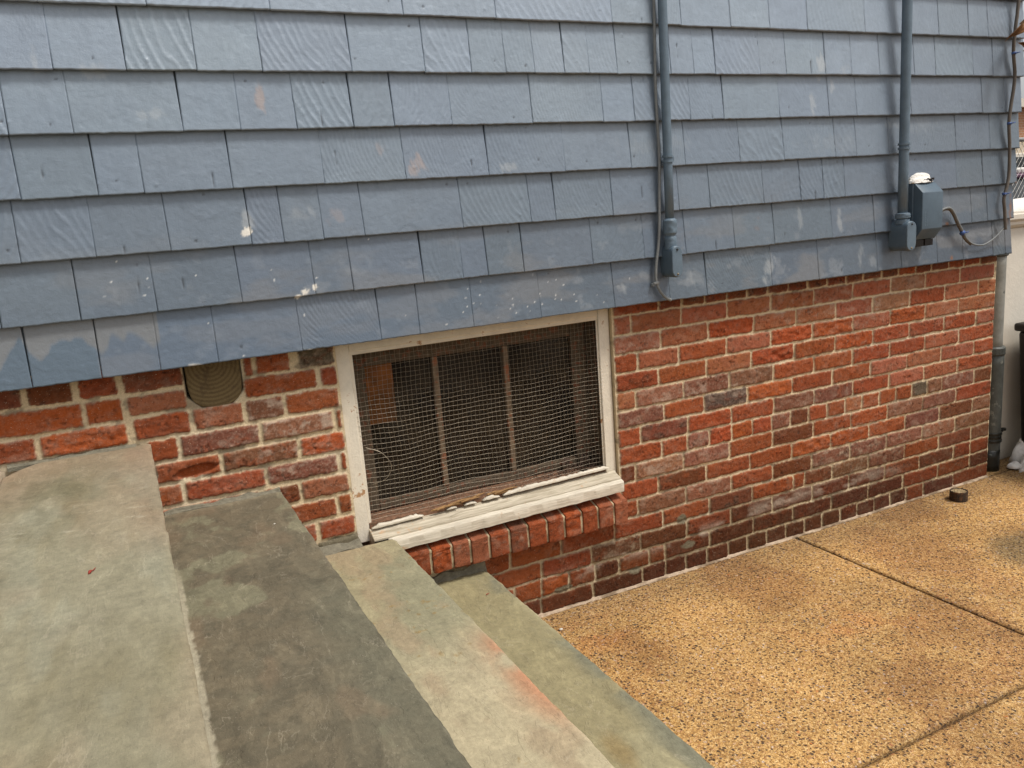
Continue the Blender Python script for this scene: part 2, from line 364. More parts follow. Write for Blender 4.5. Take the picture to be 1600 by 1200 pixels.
# far left, under the landing end
course(.992, 1.078, [-4.05, -3.833, -3.719, -3.616], 'bmr', .007, .006)
course(.925, .991, [-3.965, -3.709, -3.613], 'oo', .006); course(.925, .991, [-4.2, -3.965], 'r')
course(.858, .923, [-4.04, -3.826, -3.612], 'ro', .005)
for k in range(-1, 15):
    z1 = 1.0155 - k * H; rr = random.Random(k + 50)
    xs = [-5.9 + (.108 if k % 2 else 0) + .2165 * i for i in range(9)]
    course(z1 - H, z1, xs, ''.join(rr.choice('rrrsmpobr') for _ in range(8)))

def build_face(x0, x1, z0, z1, d, rects, seed=0, edgefix=None):
    nx = int(round((x1 - x0) / d)) + 1; nz = int(round((z1 - z0) / d)) + 1
    X, Z = np.meshgrid(np.linspace(x0, x1, nx), np.linspace(z0, z1, nz))
    wx = X + .0050 * (fbm(X * 45, Z * 45, 3, seed + 1) - .5) + .0035 * (vn(X * 190, Z * 190, seed + 5) - .5)
    wz = Z + .0070 * (fbm(X * 30, Z * 45, 3, seed + 2) - .5) + .0035 * (vn(X * 170, Z * 170, seed + 6) - .5)
    mort = fbm(X * 60, Z * 60, 4, seed + 3); m2 = fbm(X * 7, Z * 9, 3, seed + 8)
    Hh = -.0062 + .004 * (mort - .5) + .0045 * (m2 - .5)
    low = ss(.42, .12, Z)                                   # grey, damp pointing in the lowest courses
    cm = lerp(np.array([.66, .525, .335]), np.array([.27, .21, .135]), np.clip(low * .6 * ss(-.9, -1.9, X) + .5 * (m2 - .5), 0, 1))
    cm = lerp(cm, np.array([.66, .55, .38]), ss(.56, .72, fbm(X * 4, Z * 14, 3, seed + 12)) * .8)
    cm = lerp(cm, np.array([.16, .13, .09]), ss(.60, .72, fbm(X * 22, Z * 30, 4, seed + 9)) * .6)
    C = cm.copy(); KK = np.zeros_like(X)
    for i, (a, b, c, e, cl) in enumerate(rects):
        if b < x0 - .02 or a > x1 + .02: continue
        i0 = max(0, int((a - .012 - x0) / d)); i1 = min(nx, int((b + .012 - x0) / d) + 2)
        j0 = max(0, int((c - .012 - z0) / d)); j1 = min(nz, int((e + .012 - z0) / d) + 2)
        if i1 <= i0 or j1 <= j0: continue
        rnd = random.Random(i * 31 + seed)
        sl = (slice(j0, j1), slice(i0, i1)); x = wx[sl]; z = wz[sl]
        rc = rnd.uniform(.004, .010)
        mx, mz, hx, hz = (a + b) / 2, (c + e) / 2, (b - a) / 2 - rc, (e - c) / 2 - rc
        skew = rnd.uniform(-.012, .012)
        qx = np.abs(x - mx) - hx; qz = np.abs(z - mz - skew * (x - mx)) - hz
        sdf = np.hypot(np.maximum(qx, 0), np.maximum(qz, 0)) + np.minimum(np.maximum(qx, qz), 0) - rc
        k = ss(.0014, -.0028, sdf)
        f1 = fbm(X[sl] * 28 + i * 3.1, Z[sl] * 50, 4, seed + 21 + i); f2 = fbm(X[sl] * 95 + i, Z[sl] * 95, 4, seed + 40 + i)
        dep = .003 * (rnd.random() - .5)
        rough = {'o': .010, 'r': .005, 'm': .005, 's': .003, 'g': .005}.get(cl, .004) * rnd.uniform(.5, 1.3)
        hb = dep + rough * (f1 - .5) + .003 * (f2 - .5) - .0022 * ss(-.007, 0, sdf)
        pits = ss(.70, .78, vn(X[sl] * 150 + i, Z[sl] * 150, seed + 77)) * ss(.5, .6, f1)
        hb = hb - .0020 * pits
        Hh[sl] = Hh[sl] * (1 - k) + hb * k; KK[sl] = np.maximum(KK[sl], k)
        base = np.array(BC[cl]) * rnd.uniform(.88, 1.10)
        base = base * np.array([1, rnd.uniform(.9, 1.12), rnd.uniform(.90, 1.08)])
        alt = np.array(BC[rnd.choice({'o': 'rs', 'r': 'rsmo', 's': 'wrs', 'p': 'wgrb', 'w': 'psw', 'g': 'pbm', 'b': 'rmg', 'm': 'brm'}[cl])])
        cb = lerp(base * np.ones(x.shape + (3,)), alt, ss(.50, .70, f1) * .5)
        cb = cb * (1 - .24 * ss(.55, .75, f2))[..., None] * (1 - .45 * pits)[..., None]
        cb = lerp(cb, base * 1.3, ss(.36, .26, f2) * .3)
        # lime bloom on the faces and along the arrises
        amt = {'p': .34, 'w': .48, 's': .16, 'g': .22}.get(cl, .10)
        cb = cb * (1 - .5 * ss(-.0045, -.0005, sdf) * ss(0, -.004, z - mz + hz))[..., None]  # lower edge darkened: shadow line under each brick painted in
        bl = ss(.50, .74, fbm(X[sl] * 34 + i, Z[sl] * 55, 4, seed + 60 + i)) * amt + ss(-.009, -.001, sdf) * .22 * ss(.42, .6, f2) + .4 * amt * ss(.6, .7, vn(X[sl] * 210, Z[sl] * 210, seed + 61))
        cb = lerp(cb, np.array([.48, .36, .27]), np.clip(bl * (.6 + 1.1 * ss(.35, .62, fbm(X[sl] * 3.2, Z[sl] * 5, 4, 1234))), 0, .8))
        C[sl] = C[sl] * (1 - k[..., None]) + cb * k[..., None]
    # soot band at the foot, salts just above it
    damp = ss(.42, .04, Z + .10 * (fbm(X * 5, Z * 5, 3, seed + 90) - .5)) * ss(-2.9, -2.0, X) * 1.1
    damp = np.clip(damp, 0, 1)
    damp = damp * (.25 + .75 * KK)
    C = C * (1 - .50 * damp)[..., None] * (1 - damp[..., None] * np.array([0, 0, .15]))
    salt = np.exp(-((Z - .165 - .12 * (fbm(X * 2.2, Z * 0, 2, seed + 95) - .5)) / .022) ** 2) * ss(.45, .62, fbm(X * 9, Z * 26, 4, seed + 92)) * ss(-2.5, -2.2, X) * ss(-.4, -.9, X)
    C = lerp(C, np.array([.60, .53, .42]), np.clip(salt * .35, 0, 1))
    return X, Z, Hh, C

D = .0034
x0, x1, z0, z1 = -4.06, 0.0, -.05, 1.082
X, Z, HH, C = build_face(x0, x1, z0, z1, D, rects)
# socket for the timber end, broken brick left of the second tread
tx = ss(-3.456, -3.452, X) * ss(-3.303, -3.307, X) * ss(.925, .929, Z - 1.0 * np.maximum(0, np.abs(X + 3.378) - .040))
HH = HH * (1 - tx) - .035 * tx; C = lerp(C, np.array([.02, .014, .01]), tx)
br = np.exp(-((X + 3.46) / .055) ** 2 - ((Z - .752 - .08 * (X + 3.46)) / .016) ** 2)
HH -= .016 * ss(.25, .6, br + .25 * (fbm(X * 60, Z * 60, 3, 5) - .5)); C = lerp(C, np.array([.36, .085, .025]), ss(.3, .6, br) * .8)
# dark cement left over beside the treads
for (cx, cz, rx, rz) in ((-3.575, .77, .022, .05), (-3.575, .70, .018, .04), (-3.25, .60, .02, .03), (-2.02, .065, .04, .02), (-2.33, .075, .05, .02), (-1.80, .21, .03, .03), (-1.78, .105, .05, .02), (-3.1, .45, .12, .02), (-2.72, .25, .06, .016)):
    b = np.exp(-((X - cx) / rx) ** 2 - ((Z - cz) / rz) ** 2) + .5 * (fbm(X * 50, Z * 50, 3, 7) - .5)
    C = lerp(C, np.array([.17, .145, .095]), ss(.5, .7, b)); 
nz_, nx_ = X.shape
P = np.stack([X, -HH, Z], -1).reshape(-1, 3)
ii, jj = np.meshgrid(np.arange(nx_ - 1), np.arange(nz_ - 1)); ii = ii.ravel(); jj = jj.ravel()
F = np.stack([jj * nx_ + ii, jj * nx_ + ii + 1, (jj + 1) * nx_ + ii + 1, (jj + 1) * nx_ + ii], 1)
HX0, HX1, HZ0 = -3.034, -2.066, .392
fx = X[jj, ii] + D / 2; fz = Z[jj, ii] + D / 2
hole = (fx > HX0) & (fx < HX1) & (fz > HZ0)
hole |= (fx > -3.2) & (fx < -2.09) & (fz > .285) & (fz <= HZ0)
F = F[~hole]
verts = [P]; cols = [C.reshape(-1, 3)]; faces = [F]; base = len(P)
def strip(idx, dx, dy, dzv):
    """close an edge: a strip from the listed grid vertices back into the wall"""
    global base
    a = P[idx]; b = a + np.array([dx, dy, dzv]); n = len(idx)
    verts.append(np.concatenate([a, b])); cc = C.reshape(-1, 3)[idx]; cols.append(np.concatenate([cc, cc * .6]))
    i = np.arange(n - 1); faces.append(np.stack([base + i, base + i + 1, base + n + i + 1, base + n + i], 1)); base += 2 * n
for hx in (HX0, HX1):
    ci = int(round((hx - x0) / D)); rws = np.arange(int((HZ0 - z0) / D), nz_); strip(rws * nx_ + ci, 0, .09, 0)
strip(np.arange(nz_) * nx_ + nx_ - 1, 0, .05, 0)
# left, coarser part of the front and the return wall round the corner
def add_face(x0, x1, d, mapf, rl, seed):
    global base
    X2, Z2, H2, C2 = build_face(x0, x1, -.05, 1.082, d, rl, seed)
    n2, m2 = X2.shape; Pp = mapf(X2, Z2, H2).reshape(-1, 3)
    i, j = np.meshgrid(np.arange(m2 - 1), np.arange(n2 - 1)); i = i.ravel(); j = j.ravel()
    faces.append(base + np.stack([j * m2 + i, j * m2 + i + 1, (j + 1) * m2 + i + 1, (j + 1) * m2 + i], 1))
    verts.append(Pp); cols.append(C2.reshape(-1, 3)); base += len(Pp)
add_face(-5.9, -4.06, .008, lambda X, Z, Hh: np.stack([X, -Hh, Z], -1), rects, 0)
front = rects; rects = []
for k in range(-1, 15):
    zt = 1.0155 - k * H; rr = random.Random(k + 150)
    course(zt - H, zt, [0.0 + (.108 if k % 2 else 0) + .2165 * i for i in range(13)], ''.join(rr.choice('rrrsmpobr') for _ in range(12)))
add_face(.004, 2.2, .008, lambda X, Z, Hh: np.stack([-.004 + Hh, X, Z], -1), rects, 3)
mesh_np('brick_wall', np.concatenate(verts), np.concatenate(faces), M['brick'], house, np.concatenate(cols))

# ---- brick-on-edge sill below the window ----------------------------
def lumpy_block(x0, x1, y0, y1, z0, z1, topdrop, cl, seed, d=.005):
    """one brick: a rounded box with rough faces, returns V,F,C"""
    rnd = random.Random(seed); n = [max(3, int(round(s / d))) for s in (x1 - x0, y1 - y0, z1 - z0)]
    Vs, Fs, b = [], [], 0
    cx = np.array([(x0 + x1) / 2, (y0 + y1) / 2, (z0 + z1) / 2]); hs_ = np.array([x1 - x0, y1 - y0, z1 - z0]) / 2
    for ax in range(3):
        u, w = [a for a in range(3) if a != ax]
        for s in (-1, 1):
            A, B = np.meshgrid(np.linspace(-1, 1, n[u] + 1), np.linspace(-1, 1, n[w] + 1))
            Q = np.zeros(A.shape + (3,)); Q[..., u] = A; Q[..., w] = B; Q[..., ax] = s
            q = Q * hs_; r = .004
            inner = np.clip(q, -(hs_ - r), hs_ - r); dd = q - inner; L = np.linalg.norm(dd, axis=-1, keepdims=True)
            q = inner + dd / np.maximum(L, 1e-9) * r
            m_, k_ = A.shape; i, j = np.meshgrid(np.arange(k_ - 1), np.arange(m_ - 1)); i = i.ravel(); j = j.ravel()
            f = b + np.stack([j * k_ + i, j * k_ + i + 1, (j + 1) * k_ + i + 1, (j + 1) * k_ + i], 1)
            flip = (s < 0) != (ax == 1)
            if flip: f = f[:, ::-1]
            Vs.append(q.reshape(-1, 3)); Fs.append(f); b += m_ * k_
    V = np.concatenate(Vs); Fq = np.concatenate(Fs)
    p = V + cx
    nn = fbm(p[:, 0] * 45 + p[:, 1] * 31 + seed, p[:, 2] * 45 + p[:, 1] * 37, 4, seed)
    n2 = fbm(p[:, 0] * 120 + p[:, 1] * 77 + seed, p[:, 2] * 120 + p[:, 1] * 91, 3, seed + 4)
    amp = .010 if cl == 'o' else .0035
    p = p + (V / np.linalg.norm(V, axis=1, keepdims=True)) * (amp * (nn - .55) + .003 * (n2 - .5))[:, None]
    p[:, 2] -= topdrop * np.clip((y1 - p[:, 1]) / (y1 - y0), 0, 1) * np.clip((p[:, 2] - (z0 + z1) / 2) / ((z1 - z0) / 2), 0, 1)
    base = np.array(BC[cl]) * rnd.uniform(.75, 1.1); alt = np.array(BC[rnd.choice('rsb')])
    c = lerp(np.ones((len(p), 3)) * base, alt, ss(.45, .7, nn) * .6) * (1 - .35 * ss(.5, .7, n2))[:, None]
    c = lerp(c, np.array([.5, .38, .28]), ss(.55, .75, fbm(p[:, 0] * 40, p[:, 2] * 40, 3, seed + 9)) * (.4 if cl in 'pw' else .15))
    return p, Fq, c
def assemble(name, blocks, mat, parent):
    V, F_, C_, b = [], [], [], 0
    for (v, f, c) in blocks: V.append(v); F_.append(f + b); C_.append(c); b += len(v)
    return mesh_np(name, np.concatenate(V), np.concatenate(F_), mat, parent, np.concatenate(C_))
js = [-3.15, -3.07, -2.985, -2.906, -2.821, -2.749, -2.685, -2.617, -2.543, -2.474, -2.401, -2.333, -2.264, -2.198, -2.132, -2.070]
bl = []
for i, cl in enumerate('rrrrossrprrorss'):
    g = .0042
    bl.append(lumpy_block(js[i] + g, js[i+1] - g, -.052, .05, .283 + .003 * (i % 2), .402, .036, cl, 200 + i))
v, f, c = lumpy_block(-3.14, -2.082, -.0455, .045, .287, .397, .034, 'w', 333, .006)
c[:] = lerp(np.ones((len(v), 3)) * np.array([.54, .43, .27]), np.array([.26, .20, .12]), ss(.4, .65, fbm(v[:, 0] * 30, v[:, 2] * 30, 3, 3)))
bl.append((v, f, c))
assemble('brick_sill', bl, M['brick'], house)

# ---- timber end ------------------------------------------------------
tm = bpy.data.objects.new  # keep the ring centre at the object's origin
bm = bmesh.new(); pts = []
for (x, z) in ((-3.450, 1.09), (-3.4495, 1.0), (-3.448, .972), (-3.443, .953), (-3.434, .939), (-3.420, .929), (-3.400, .924), (-3.378, .922), (-3.352, .923), (-3.334, .929), (-3.321, .938), (-3.312, .951), (-3.307, .972), (-3.3055, 1.0), (-3.306, 1.09)) or ((-3.450, 1.09), (-3.450, .985), (-3.445, .958), (-3.430, .936), (-3.402, .925), (-3.352, .923), (-3.326, .932), (-3.311, .952), (-3.306, .980), (-3.306, 1.09)): pts.append((x + 3.385, z - 1.045))
fr = [bm.verts.new((x, .0, z)) for x, z in pts]; bk = [bm.verts.new((x, .15, z)) for x, z in pts]
bm.faces.new(fr); bm.faces.new(bk[::-1])
for i in range(len(fr)): bm.faces.new((fr[i], bk[i], bk[(i+1) % len(fr)], fr[(i+1) % len(fr)]))
bmesh.ops.recalc_face_normals(bm, faces=bm.faces)
me = bpy.data.meshes.new('timber_end'); bm.to_mesh(me); bm.free(); me.materials.append(M['timber'])
o = link(bpy.data.objects.new('timber_end', me), house); o.location = Vector((-3.385, .006, 1.045)) - house.location
o['label'] = 'cut end of a round timber set between the bricks'
bv = o.modifiers.new('bevel', 'BEVEL'); bv.width = .004; bv.segments = 2

# ---- shingle siding ---------------------------------------------------
SG = {'a':[-3.805,-3.649,-3.51,-3.365,-3.139,-2.908,-2.787,-2.611,-2.374,-2.092,-1.864,-1.701,-1.397,-1.16,-.839,-.701,-.484,-.321,-.122,-.038],
'b':[-3.844,-3.673,-3.494,-3.282,-3.083,-2.974,-2.759,-2.632,-2.548,-2.423,-2.169,-1.963,-1.789,-1.571,-1.383,-1.09,-.86,-.411,-.273,-.17],
'c':[-3.614,-3.44,-3.236,-3.151,-3.041,-2.923,-2.618,-2.386,-2.298,-2.082,-1.813,-1.677,-1.433,-1.252,-1.135,-1.024,-.703,-.378,-.21],
'd':[-3.585,-3.48,-3.265,-3.021,-2.783,-2.519,-2.252,-2.001,-1.78,-1.54,-1.333,-1.076,-.964,-.785,-.391,-.174],
'e':[-3.615,-3.366,-3.225,-3.078,-2.921,-2.802,-2.626,-2.358,-2.101,-1.98,-1.753,-1.609,-1.353,-1.11,-.966,-.666,-.234,-.087],
'f':[-3.635,-3.476,-3.312,-3.149,-2.909,-2.695,-2.55,-2.437,-2.339,-2.235,-2.145,-2.039,-1.829,-1.733,-1.641,-1.444,-1.321,-1.13,-.996,-.846,-.653,-.53,-.3,-.174],
'g':[-3.408,-3.11,-2.745,-2.457,-2.051,-1.78,-1.572,-1.397,-1.219,-.928,-.695,-.519,-.338,-.218]}
zb = [1.056, 1.208, 1.359, 1.508, 1.656, 1.803, 1.955, 2.105]
ends = [.006, .008, .018, .024, .025, .034, .021]
# scuffs: x, z, rx, rz, colour, strength, threshold
PALE = (.50, .52, .52); PINK = (.40, .31, .27); WHITE = (.74, .70, .62); RUST = (.22, .10, .05)
spots = [(-3.165, 1.735, .018, .045, PINK, 1), (-2.747, 1.545, .030, .040, PINK, .9), (-2.85, 1.60, .02, .03, PINK, .45), (-3.24, 1.425, .018, .03, PALE, .9), (-3.243, 1.392, .014, .013, WHITE, 3),
 (-3.112, 1.218, .018, .018, WHITE, 3), (-3.083, 1.232, .012, .016, WHITE, 3), (-3.13, 1.208, .012, .008, WHITE, 3), (-3.10, 1.43, .05, .03, PALE, .45), (-3.0, 1.42, .03, .03, PINK, .4),
 (-3.55, 1.80, .045, .02, PALE, .6), (-3.44, 1.70, .05, .018, PALE, .55), (-3.67, 1.83, .012, .05, PALE, .6), (-1.150, 1.835, .028, .055, PALE, 1.1), (-1.09, 1.76, .018, .04, PALE, .9), (-1.19, 1.70, .018, .06, PALE, .8),
 (-1.03, 1.82, .05, .03, PALE, .5), (-.75, 1.62, .08, .02, PALE, .5), (-2.45, 1.53, .05, .02, PALE, .7), (-1.45, 1.31, .012, .012, RUST, .7), (-1.46, 1.27, .02, .012, RUST, .25), (-1.05, 1.27, .018, .05, PALE, .8),
 (-1.25, 1.30, .015, .06, PALE, .6), (-1.40, 1.13, .03, .05, PALE, .9), (-1.43, 1.08, .02, .03, PALE, .9), (-.93, 1.13, .02, .05, PALE, .7), (-.86, 1.10, .03, .03, PALE, .5), (-1.75, 1.12, .06, .04, PALE, .4),
 (-2.05, 1.12, .03, .02, PALE, .5), (-.395, 1.07, .012, .010, RUST, 1.1), (-.43, 1.216, .014, .008, RUST, 1.3), (-.36, 1.214, .020, .007, RUST, 1.2), (-3.42, 1.055, .02, .008, WHITE, 1.1), (-3.12, 1.052, .03, .006, WHITE, 1.2), (-3.82, 1.052, .012, .01, RUST, 1.2),
 (-.60, 1.62, .12, .05, PALE, .25), (-.012, 1.26, .012, .07, RUST, 1.2), (.012, 1.362, .016, .012, RUST, 1.4), (-1.1, 1.56, .18, .05, PALE, .22), (-1.9, 1.58, .2, .04, PALE, .2)]
flecks = []
rf = random.Random(5)
for _ in range(45): flecks.append((rf.gauss(-2.50, .17), rf.gauss(1.115, .035), rf.uniform(.0010, .0025)))
for _ in range(12): flecks.append((rf.uniform(-3.85, -2.9), rf.uniform(1.06, 1.36), rf.uniform(.0012, .0026)))
nails = [(rf.uniform(-3.8, 0), rf.choice(zb[:7]) + rf.uniform(.018, .04) + rf.choice([0, .10]), rf.uniform(.0025, .004), rf.random()) for _ in range(120)]
KIND = {('f', -3.476): .1, ('f', -3.149): .1, ('f', -2.55): .5, ('f', -2.909): .9, ('f', -3.312): .9, ('f', -2.437): .5, ('f', -3.635): .9, ('e', -3.078): .1, ('e', -2.921): .1, ('e', -3.615): .9, ('e', -3.366): .9, ('e', -3.225): .9, ('e', -2.802): .5, ('e', -2.626): .5, ('d', -3.021): .5, ('d', -2.783): .5, ('d', -2.519): .5, ('d', -3.585): .9, ('d', -3.48): .9, ('d', -3.265): .8, ('c', -3.236): .5, ('c', -3.44): .9, ('c', -3.614): .9,
 ('b', -2.759): .1, ('b', -2.632): .9, ('b', -3.673): .9, ('b', -3.494): .9, ('b', -3.282): .8, ('c', -3.041): .8, ('c', -2.923): .9, ('e', -2.101): .9, ('e', -2.358): .5, ('f', -2.235): .1, ('g', -3.408): .1, ('g', -3.11): .9, ('g', -2.745): .9}
CHK = None
def shingle(xa, xb, za, zt, seed, d=.0045, fancy=True, ylean=0, kd=None):
    rnd = random.Random(seed)
    w = rnd.random(); gl = (.0003 if w < .5 else .0007 if w < .85 else .0013)
    xa += gl; xb -= gl; zj = rnd.gauss(0, .0005)
    nx = max(3, int((xb - xa) / d)); nz = max(3, int((zt - za) / d))
    U, Vv = np.meshgrid(np.linspace(0, 1, nx), np.linspace(0, 1, nz))
    tilt = rnd.uniform(-.0006, .0006)
    Xs = xa + U * (xb - xa); Zs = za + zj + tilt * (U - .5) * 2 + Vv * (zt - za - zj)
    Zs = Zs - .0022 * (fbm(Xs * 60, Xs * 0 + seed, 3, 9) - .5) * (1 - Vv) ** 4
    Xs = Xs + rnd.uniform(-.003, .003) * Vv * (1 if fancy else 0) * np.where(U > .5, 1, 1)
    hgt = np.zeros_like(U); ux = Xs - xa
    kind = rnd.random()
    if kd is not None: kind = kd
    upper = za > 1.33
    curve = rnd.choice((-1, -1, -1, 1)) * rnd.uniform(.03, .07); sweep = curve * (1 - Vv) ** 2 + rnd.uniform(-.03, .03) * Vv
    vis = rnd.uniform(.55, 1.2)
    if kind < (.30 if upper else .10):                   # broad combed arcs
        t = (ux + sweep) / rnd.uniform(.019, .029) + 1.1 * (fbm(ux * 25, Zs * 6, 2, seed) - .5); fr_ = t - np.floor(t)
        amp_ = .0018 * vis * (.3 + 1.3 * fbm(ux * 20, Zs * 9, 2, seed + 13)); hgt += amp_ * (.6 * fr_ * ss(1.0, .80, fr_) + .6 * np.exp(-((fr_ - .74) / .10) ** 2))
        t2 = (ux + sweep) / .006 + 1.5 * fbm(ux * 30, Zs * 5, 2, seed + 1); hgt += .0002 * np.sin(t2 * 6.28)
    elif kind < (.68 if upper else .30):                 # fine combed lines
        t = (ux + sweep) / rnd.uniform(.0095, .0135) + 2.2 * fbm(ux * 18, Zs * 5, 2, seed); hgt += .00065 * vis * np.sin(t * 6.28) * (.4 + fbm(ux * 20, Zs * 8, 2, seed + 3))
    else:
        hgt += .0009 * vis * (fbm((ux + sweep * .3) * 70, Zs * 7, 3, seed + 2) - .5)
    hgt += .0010 * (fbm(Xs * 10, Zs * 6, 3, seed) - .5) + .0007 * (fbm(Xs * 110, Zs * 80, 2, seed + 6) - .5)
    tr = fbm(Xs * 9, Zs * 40, 4, seed + 14); hgt += .0004 * ss(.0, .02, np.abs(tr - .52)) * (fbm(Xs * 5, Zs * 5, 2, seed + 15) > .5)
    if rnd.random() < .16:                               # a check in the wood
        cx = rnd.uniform(.15, .85) * (xb - xa) + xa; l0 = rnd.choice((0, 0, 0, .3)); l1 = l0 + rnd.uniform(.08, .30)
        ck = np.exp(-((Xs - cx - .004 * (fbm(Zs * 40, Zs * 0, 2, seed) - .5)) / .0013) ** 2) * ss(l0 - .02, l0 + .05, Vv) * ss(l1 + .03, l1, Vv)
        hgt -= .0030 * ck
    else: ck = 0 * U
    yoff = rnd.uniform(-.0005, .0005) + tilt * .6 * (U - .5)
    Ys = -.0590 + .0165 * Vv + yoff - hgt + ylean
    # colour of the coat of paint, with skylight painted in by row
    base = np.array([.158, .190, .228]) * rnd.uniform(.955, 1.045) * np.array([1, rnd.uniform(.985, 1.015), rnd.uniform(.97, 1.03)])
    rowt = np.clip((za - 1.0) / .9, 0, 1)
    base = base * (.63 + 1.10 * rowt ** 1.3); base = lerp(base, np.ones(3) * base.mean() * np.array([.96, 1.0, 1.05]), .5 * rowt) * np.array([.90, 1.0, 1.09])  # rows lighten upwards: stronger skylight put into the base colour
    Cc = np.ones(U.shape + (3,)) * base
    n1 = fbm(Xs * 3.5, Zs * 7, 4, 500); n2 = fbm(Xs * 16, Zs * 16, 4, 501); n3 = fbm(Xs * 90, Zs * 60, 3, 502)
    Cc = lerp(Cc, base * np.array([1.12, 1.10, 1.07]), ss(.4, .7, n1) * .7)
    Cc = Cc * (1 + .12 * (n2 - .5))[..., None] * (1 + .14 * (n3 - .5))[..., None]
    Cc = Cc * (1 - .26 * ss(-1.1, -.2, Xs + .35 * (fbm(Xs * 3, Zs * 5, 4, 530) - .5)))[..., None]
    lowrow = ss(1.50, 1.10, Zs)
    Cc = lerp(Cc, np.array([.195, .195, .195]), lowrow * ss(.50, .66, fbm(Xs * 5, Zs * 14, 4, 510)) * .55)           # chalky grime
    Cc = lerp(Cc, np.array([.30, .32, .34]), lowrow * ss(.66, .78, fbm(Xs * 22, Zs * 26, 4, 511)) * .30)
    if za < 1.1:
        fresh = ss(-2.2, -3.0, Xs) * .5; Cc = lerp(Cc, np.array([.115, .160, .225]), fresh)
        e = zt - .022 - .075 * fbm(Xs * 22, Xs * 0, 2, 44) - .030 * vn(Xs * 75, Xs * 0, 45)
        patch = (Xs < -3.652) * ss(e + .002, e - .002, Zs)
        Cc = lerp(Cc, np.array([.093, .135, .180]), patch); Cc = lerp(Cc, np.array([.185, .19, .19]), (Xs < -3.50) * (1 - patch) * ss(e - .01, e + .012, Zs) * .8)
    for (sx, sz, rx, rz, cl, st) in spots:
        if abs(sx - (xa + xb) / 2) > (xb - xa) / 2 + 2 * rx or abs(sz - (za + zt) / 2) > .08 + 2 * rz: continue
        dd = np.exp(-((Xs - sx) / rx) ** 2 - ((Zs - sz) / rz) ** 2)
        q = ss(.50, .85, dd * .70 + .9 * (fbm(Xs * 90 + Zs * 30, Zs * 32, 5, 77) - .30))
        Cc = lerp(Cc, np.array(cl), np.clip(q * st * (.42 if cl is PALE else .62 if cl is PINK else .85), 0, 1))
    for (sx, sz, r_) in flecks:
        if sx < xa - .01 or sx > xb + .01 or abs(sz - za - .08) > .1: continue
        Cc = lerp(Cc, np.array([.62, .62, .60]), ss(r_ * 1.6, r_ * .5, np.hypot(Xs - sx, Zs - sz)))
    for (sx, sz, r_, q) in nails:
        if sx < xa or sx > xb or sz < za or sz > zt: continue
        g = ss(r_ * 1.5, r_ * .5, np.hypot(Xs - sx, Zs - sz))
        Ys = Ys - g * (.0016 if q > .45 else -.0012)
        if q <= .45: Cc = Cc * (1 - .7 * g)[..., None]
    Cc = Cc * (1 - .75 * ck)[..., None]
    # worn lower arris
    Cc = lerp(Cc, Cc * .72, ss(.02, .0, Vv) * ss(.4, .7, fbm(Xs * 35, Zs * 3, 3, 520)))
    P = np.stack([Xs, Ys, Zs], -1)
    # fold the edges back so the board has its thickness
    def pad(P, Cc):
        b0 = P[:1].copy(); b0[..., 1] += .016; P = np.concatenate([b0, P]); Cc = np.concatenate([Cc[:1] * .12, Cc])  # underside coloured near black to deepen the shadow line below each row
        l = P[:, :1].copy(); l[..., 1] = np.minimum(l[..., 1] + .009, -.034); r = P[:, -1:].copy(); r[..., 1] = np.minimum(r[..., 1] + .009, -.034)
        return np.concatenate([l, P, r], 1), np.concatenate([Cc[:, :1] * .2, Cc, Cc[:, -1:] * .2], 1)  # gap sides darkened likewise, shade held in the colour
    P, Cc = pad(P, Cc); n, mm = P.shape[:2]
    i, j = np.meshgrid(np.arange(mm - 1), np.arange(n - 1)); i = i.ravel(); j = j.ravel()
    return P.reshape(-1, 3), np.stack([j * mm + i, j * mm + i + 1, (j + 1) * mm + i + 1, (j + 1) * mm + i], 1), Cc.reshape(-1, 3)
blocks = []; sid = 1000
for ri, key in enumerate('abcdefg'):
    xs = SG[key] + [ends[ri]]
    first = xs[0]; rr = random.Random(ri + 9)
    pre = []
    while first > -5.6: first -= rr.uniform(.1, .24); pre.append(first)
    pre = pre[::-1]; xs = pre + xs
    for i in range(len(xs) - 1):
        sid += 1; coarse = xs[i+1] < -4.0
        dd = .012 if coarse else (.0037 if xs[i] < -1.6 else .0050)
        kd = KIND.get((key, xs[i]))
        if key == 'c' and xs[i] < -3.614 and xs[i+1] > -3.7: kd = .1
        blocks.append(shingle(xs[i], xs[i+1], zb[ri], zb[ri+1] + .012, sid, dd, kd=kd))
for ri in range(7, 16):                                      # courses above the photograph's edge
    za = 2.105 + (ri - 7) * .151; x = -5.6; rr = random.Random(ri + 99)
    while x < 0:
        xn = min(.02, x + rr.uniform(.09, .24)); sid += 1
        if .02 - xn < .06: xn = .02
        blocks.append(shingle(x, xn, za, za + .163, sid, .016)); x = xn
        if x >= .02: break
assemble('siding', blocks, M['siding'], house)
M['sidewall'] = simple_mat('side_wall_paint', (.14, .17, .20), .6, var=.1, sc=12, b=.001)
bm = bmesh.new(); box(bm, -5.6, .0, -.0335, .35, 1.083, 3.47); box(bm, -5.6, -.004, .35, 2.2, 1.0825, 3.4695)
for k in range(16):                                          # side courses, plain lapped boards of the same exposure
    za = 1.07 + k * .151
    vs = [bm.verts.new(p) for p in ((.002, -.034, za), (.020, -.034, za), (.006, -.034, za + .15), (.002, -.034, za + .15), (.002, 2.2, za), (.020, 2.2, za), (.006, 2.2, za + .15), (.002, 2.2, za + .15))]
    for f in ((0,1,2,3),(4,7,6,5),(0,4,5,1),(1,5,6,2),(2,6,7,3),(0,3,7,4)): bm.faces.new([vs[i] for i in f])
bm_obj('sheathing', bm, M['sidewall'], house)

